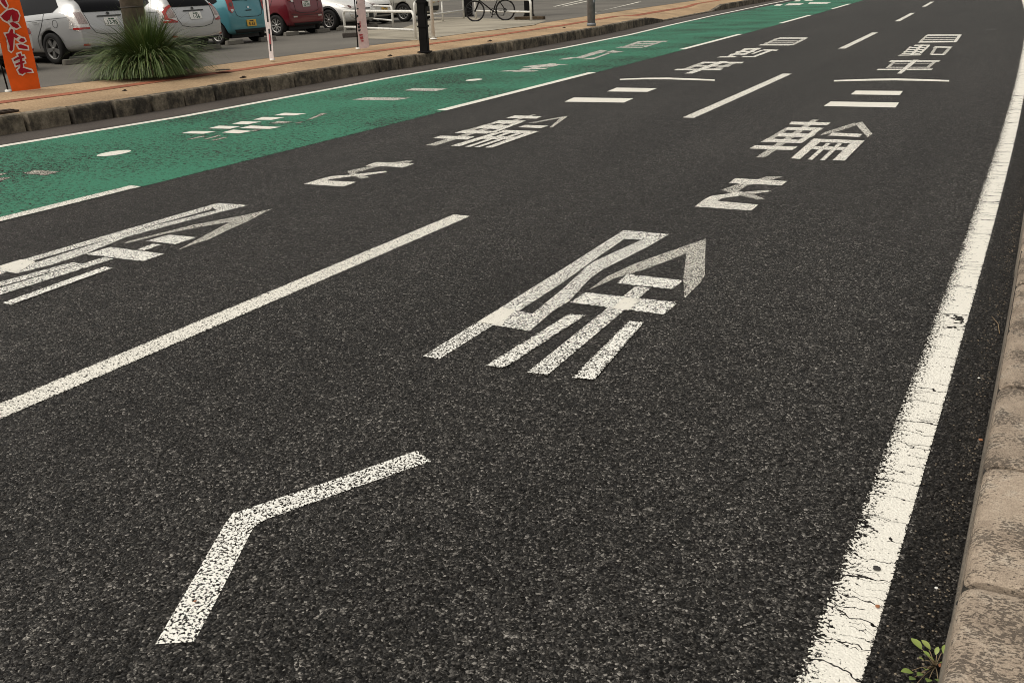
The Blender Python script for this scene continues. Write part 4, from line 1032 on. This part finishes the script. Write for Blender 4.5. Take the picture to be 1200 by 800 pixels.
# ------------------------------------------------------------------ bicycle
def bicycle():
    rear = gp(592.5, 24.3, ZL); v = ray(575, 24); v.z = 0; v.normalize()
    perp = Vector((-v.y, v.x, 0))       # to the left of the view
    d = (perp*.97 + v*.24).normalized()
    root = empty('bicycle', (rear.x, rear.y, ZL)); tag(root, 'black mountain bicycle leaning on the white barrier', 'bicycle')
    s = Vector((-d.y, d.x, 0)); lean = .06
    def P(a, z, o_=0.0): q = d*a + s*(o_ - lean*z); return Vector((q.x, q.y, z))
    r = .335
    for a in (0, 1.06):
        w_ = empty('wheel', P(a, r)); w_.parent = root
        loc0 = P(a, r)
        bt = bmesh.new(); n = 36
        ring = [P(a+r*.965*math.cos(2*math.pi*k/n), r+r*.965*math.sin(2*math.pi*k/n))-loc0 for k in range(n+1)]
        bm_tube(bt, ring, .024, 6, cap=False); obj('tyre', bt, M['rubber'], w_)
        bt = bmesh.new(); ring = [P(a+r*.90*math.cos(2*math.pi*k/n), r+r*.90*math.sin(2*math.pi*k/n))-loc0 for k in range(n+1)]
        bm_tube(bt, ring, .010, 5, cap=False); obj('rim', bt, M['black'], w_)
        bt = bmesh.new()
        for k in range(14):
            t = 2*math.pi*k/14; bm_tube(bt, [P(a+.02*math.cos(t+.8), r+.02*math.sin(t+.8), .02*(-1)**k)-loc0, P(a+r*.89*math.cos(t), r+r*.89*math.sin(t))-loc0], .0016, 4)
        obj('spokes', bt, M['galv'], w_)
        bt = bmesh.new(); bm_tube(bt, [P(a, r, -.05)-loc0, P(a, r, .05)-loc0], .022, 8); obj('hub', bt, M['black'], w_)
    BB, ST, HD, HB = (.42, .30), (.22, .78), (.87, .80), (.90, .68)
    bf = bmesh.new()
    bm_tube(bf, [P(*BB), P(*ST)], .017, 8); bm_tube(bf, [P(*ST), P(*HD)], .017, 8); bm_tube(bf, [P(*BB), P(*HB)], .021, 8); bm_tube(bf, [P(.86, .83), P(.905, .66)], .022, 8)
    for o_ in (-.045, .045):
        bm_tube(bf, [P(*BB, o_), P(0, r, o_)], .010, 6); bm_tube(bf, [P(.25, .70, o_*.3), P(0, r, o_)], .009, 6)
    obj('frame', bf, M['black_steel'], root)
    bf = bmesh.new()
    for o_ in (-.05, .05): bm_tube(bf, [P(.905, .66, o_*.8), P(.97, .50, o_), P(1.06, r, o_)], .014, 6)
    bm_tube(bf, [P(.905, .66, -.05), P(.905, .66, .05)], .016, 6); obj('fork', bf, M['black_steel'], root)
    bf = bmesh.new(); bm_tube(bf, [P(.86, .83), P(.84, .95)], .016, 6); bm_tube(bf, [P(.84, .95, -.30), P(.86, .95, 0), P(.84, .95, .30)], .014, 6); obj('handlebar', bf, M['black_steel'], root)
    bf = bmesh.new(); bm_tube(bf, [P(*ST), P(.19, .90)], .013, 6); obj('seat_post', bf, M['galv'], root)
    bf = bmesh.new(); bm_tube(bf, [P(.06, .93), P(.14, .935), P(.24, .925), P(.33, .915)], [.05, .065, .035, .02], 8); obj('saddle', bf, M['black'], root)
    bf = bmesh.new()
    ring = [P(BB[0]+.095*math.cos(2*math.pi*k/18), BB[1]+.095*math.sin(2*math.pi*k/18), .05) for k in range(19)]
    bm_tube(bf, ring, .010, 5, cap=False); bm_tube(bf, [P(*BB, -.06), P(*BB, .06)], .026, 8); obj('chainring', bf, M['black_steel'], root)
    for sg, o_ in ((1, .08), (-1, -.08)):
        bf = bmesh.new(); q = (BB[0]+sg*.03, BB[1]-sg*.165); bm_tube(bf, [P(*BB, o_), P(*q, o_)], .012, 6); bm_tube(bf, [P(*q, o_), P(*q, o_*2)], .022, 6); obj('crank', bf, M['black_steel'], root)
    bf = bmesh.new(); ring = [P(.05*math.cos(2*math.pi*k/14), r+.05*math.sin(2*math.pi*k/14), .045) for k in range(15)]; bm_tube(bf, ring, .012, 5, cap=False)
    bm_tube(bf, [P(0, r, .06), P(.03, r-.09, .06), P(.05, r-.17, .06)], .014, 6); obj('derailleur', bf, M['black_steel'], root)
    bf = bmesh.new(); bm_tube(bf, [P(0, r+.05, .05), P(BB[0], BB[1]+.09, .05)], .005, 4); bm_tube(bf, [P(.05, r-.18, .05), P(BB[0], BB[1]-.09, .05)], .005, 4); obj('chain', bf, M['black'], root)
bicycle()

# ------------------------------------------------------------------ banner flags
def plane_pt(px, py, o_, n_):
    d = ray(px, py); t = (o_-CAMP).dot(n_)/d.dot(n_); return CAMP + d*t
def flag(px_outline, base_px, name, label, mat, prints, pole_px, ripple=.02, wang=0.0):
    """cloth in an upright plane through its foot; prints = [(material, [polygon px])]"""
    a = gp(*base_px[0], ZL); b = gp(*base_px[1], ZL); t = (b-a); t.z = 0; t.normalize()
    n_ = Vector((t.y, -t.x, 0))
    if n_.dot(CAMP-a) < 0: n_ = -n_
    root = empty(name, (a.x, a.y, ZL)); tag(root, label, 'banner flag')
    inv = Vector((a.x, a.y, ZL))
    def fold(p, k=0.0):
        u = (p-a).dot(t); return p + n_*(ripple*math.sin(u*9+p.z*2.2) + ripple*.6*math.sin(p.z*5+1) + k) - inv
    def cloth(polys, m, off, nm, thick=True):
        bm = bmesh.new()
        for pl in polys:
            vs = [bm.verts.new(plane_pt(x, y, a, n_)) for x, y in pl]
            f = bm.faces.new(vs); bmesh.ops.triangulate(bm, faces=[f])
        for _ in range(5):
            es = [e for e in bm.edges if e.calc_length() > .07]
            if not es: break
            bmesh.ops.subdivide_edges(bm, edges=es, cuts=1); bmesh.ops.triangulate(bm, faces=bm.faces)
        for v in bm.verts: v.co = fold(v.co, off)
        bm.normal_update()
        if sum(f.normal.dot(n_) for f in bm.faces) < 0: bmesh.ops.reverse_faces(bm, faces=bm.faces)
        for f in bm.faces: f.smooth = True
        return obj(nm, bm, m, root)
    cl = cloth([px_outline], mat, 0, 'cloth')
    for i, (m, polys) in enumerate(prints):
        for j, pl in enumerate(polys): cloth([pl], m, .012*i+.004+.0007*j, 'lettering')
    pp = [plane_pt(x, y, a, n_) for x, y in pole_px]
    lo = pp[0].copy(); lo.z = ZL
    hi = lo + (pp[1]-pp[0]).normalized()*2.6
    bm = bmesh.new(); q0 = lo - n_*.02; q1 = hi - n_*.02; bm_tube(bm, [q0-inv, q1-inv], .012, 8); obj('pole', bm, M['black_steel'], root)
    bm = bmesh.new(); bm_lathe(bm, [(.001, .03), (.045, .028), (.05, .0)], 16, 'Z')
    for v in bm.verts: v.co += q0-inv
    obj('weight_base', bm, M['white_pipe'], root)
    return root
C3 = lambda pts: [(x/7.27, y/7.27) for x, y in pts]
def grow(pts, k):
    n = len(pts); out = []
    ar = sum(pts[i][0]*pts[(i+1) % n][1]-pts[(i+1) % n][0]*pts[i][1] for i in range(n)); sg = 1 if ar > 0 else -1
    for i in range(n):
        p0, p1, p2 = Vector((*pts[i-1], 0)), Vector((*pts[i], 0)), Vector((*pts[(i+1) % n], 0))
        e1 = (p1-p0).normalized(); e2 = (p2-p1).normalized()
        n1 = Vector((e1.y, -e1.x, 0))*sg; n2 = Vector((e2.y, -e2.x, 0))*sg
        m = (n1+n2); 
        m = m/max(.5, m.length**2/2) if m.length > .01 else n1
        q = p1+m*k; out.append((q.x, q.y))
    return out
letters = [C3(q) for q in (
    [(2,5),(40,0),(62,50),(58,66),(45,62),(15,28)],
    [(5,140),(60,92),(105,82),(145,100),(160,135),(150,180),(128,186),(108,186),(100,150),(96,128),(80,165),(60,186),(30,170)],
    [(78,196),(110,190),(150,210),(165,232),(140,245),(105,228)],
    [(45,290),(75,285),(92,245),(112,255),(112,285),(160,312),(140,330),(118,318),(110,425),(95,440),(78,428),(84,340),(60,318)],
    [(160,345),(180,325),(205,330),(215,350),(198,362),(176,358)],
    [(150,385),(180,380),(235,400),(238,420),(205,418),(165,412)],
    [(112,508),(150,488),(205,478),(212,492),(160,506),(118,524)],
    [(128,545),(165,530),(208,520),(214,534),(170,548),(134,562)],
    [(152,462),(176,455),(190,500),(196,570),(186,600),(168,598),(172,560),(168,500)],
    [(150,598),(172,578),(205,582),(268,600),(274,612),(250,614),(206,600),(206,622),(190,634),(165,626)],
    [(105,690),(125,670),(140,690),(150,745),(130,748),(112,735)])]
whites = [grow(q, 1.75) for q in letters]
for i, w_ in enumerate(whites): pass
flag([(13.8,107.3),(48,104),(45,88),(41,69),(35,46),(29,23.4),(20,-10),(8,-45),(-8,-95),(-38,-92),(-22,-45),(-12,0),(0,50),(6,80)], [(13.8,107.3),(48,104)], 'banner_flag',
     'orange banner flag with red white-edged lettering leaning by the sidewalk', M['cloth_orange'],
     [(M['ink_white'], whites[:10]), (M['ink_red'], letters[:10])], [(9.6, 105), (0, 70)])
flag([(316.2,70.5),(321.2,70.5),(319.5,50),(316.8,26),(314.2,0),(309,-50),(306,-80),(300,-80),(303,-50),(307.8,0),(310.6,26),(314,50)], [(316,70.8),(321,70.8)], 'banner_flag',
     'narrow rolled white banner on a pole between the teal and red cars', M['cloth_white'],
     [(M['ink_black'], [[(310.6,0),(312.2,0),(315.0,26),(313.2,26)], [(314.4,34),(316.2,34),(318.4,60),(316.8,60)]]), (M['ink_pinkred'], [[(315.6,40),(317.0,40),(318.0,52),(316.8,52)]])], [(318.5, 71), (311, 0)], .006)
bm_px = lambda pts: [(370+x/9.23, y/9.23) for x, y in pts]
flag(bm_px([(430,0),(490,0),(500,200),(512,300),(530,400),(575,510),(530,525),(470,528),(455,420),(445,250)]) if False else
     bm_px([(470,528),(530,525),(580,512),(535,410),(512,300),(498,180),(488,0),(478,-300),(472,-600),(418,-600),(424,-300),(434,0),(444,200),(450,330),(460,430)]), [(420.5,57.6),(432,56.6)], 'banner_flag',
     'pale pink banner flag with dark lettering in front of the white hoop barrier', M['cloth_pink'],
     [(M['ink_black'], [bm_px(q) for q in ([(432,20),(445,18),(446,45),(434,46)], [(440,90),(462,92),(462,104),(442,104)], [(438,160),(460,170),(458,192),(440,188)], [(446,255),(470,248),(478,268),(455,280)], [(450,285),(485,275),(490,290),(470,312),(452,305)], [(455,325),(485,318),(480,340),(462,345)])]),
      (M['ink_pinkred'], [bm_px(q) for q in ([(465,375),(500,368),(508,385),(470,392)], [(470,400),(505,395),(512,425),(480,432)], [(485,440),(510,436),(515,450),(490,455)], [(468,235),(480,232),(482,300),(474,302)])])], [(420, 57.5), (416, 0)], .008)

# ------------------------------------------------------------------ ornamental grass
gc = Vector((-13.45, 10.95, ZL))
gr = empty('ornamental_grass', gc); tag(gr, 'large arching clump of green ornamental grass at the pole foot', 'grass clump')
def blades(n, rmax, seed, mat, nm, hs=(.75, 1.25), droop=1.0):
    rr = random.Random(seed); bm = bmesh.new(); lay = bm.verts.layers.float.new('rnd')
    for _ in range(n):
        a = rr.uniform(0, 2*math.pi); q = rr.random()**.7
        base = Vector((math.cos(a)*.36*q, math.sin(a)*.40*q, 0))
        out = Vector((math.cos(a+rr.uniform(-.5, .5)), math.sin(a+rr.uniform(-.5, .5)), 0))
        lobe = 1+.16*math.sin(3*a+1.1)+.10*math.sin(7*a+seed)
        L = rr.uniform(*hs)*lobe; lean = (.12+1.25*q*rr.uniform(.45, 1.25))*rr.uniform(.85, droop)
        if rr.random() < .06: lean *= 1.5
        pts = []; p = base.copy(); th = math.pi/2 - lean*.45
        seg = 7
        for k in range(seg+1):
            pts.append(p.copy())
            p = p + (out*math.cos(th) + Vector((0, 0, math.sin(th))))*(L/seg)
            th -= (lean*.16 + .10*q + .035*k*q)
            if p.z < .02: p.z = .02
        w0 = rr.uniform(.005, .0095); rv = min(1, max(0, rr.gauss(.45, .25)))
        sdir = out.cross(Vector((0, 0, 1))).normalized(); tw = Vector((rr.uniform(-.4, .4), rr.uniform(-.4, .4), rr.uniform(-.3, .3)))
        sdir = (sdir + tw).normalized(); prev = None
        for k, c in enumerate(pts):
            w_ = w0*(1-(k/seg)**2*.92)
            r2 = [bm.verts.new(c-sdir*w_), bm.verts.new(c+sdir*w_)]
            for v in r2: v[lay] = min(1, rv*.75+.25*k/seg)
            if prev: bm.faces.new((prev[0], prev[1], r2[1], r2[0])).smooth = True
            prev = r2
    o = obj(nm, bm, mat, gr); o['kind'] = 'stuff'; return o
blades(5600, 1.0, 6, M['blade'], 'green_blades', (.55, 1.10), 1.55)
blades(330, 1.0, 9, M['blade_dry'], 'dry_blades', (.35, 1.05), 1.6)

# ------------------------------------------------------------------ grit swept against the near kerb
rg = random.Random(21); bm = bmesh.new()
for _ in range(900):
    y = .9 + 7*rg.random()**1.6; d = -.052 - abs(rg.gauss(0, .035)) if rg.random() < .75 else rg.uniform(-.19, -.06)
    if d < -.185: continue
    r_ = rg.uniform(.0012, .0042); x = d+lat(y)
    m_ = Matrix.Translation((x, y, r_*.5)) @ Matrix.Rotation(rg.uniform(0, 6), 4, 'Z') @ Matrix.Diagonal((r_*rg.uniform(.7, 1.4), r_, r_*.7, 1))
    bmesh.ops.create_icosphere(bm, subdivisions=1, radius=1.0, matrix=m_)
tag(obj('grit', bm, M['grit']), 'fine sandy grit lying along the foot of the near kerb', 'grit', kind='stuff')
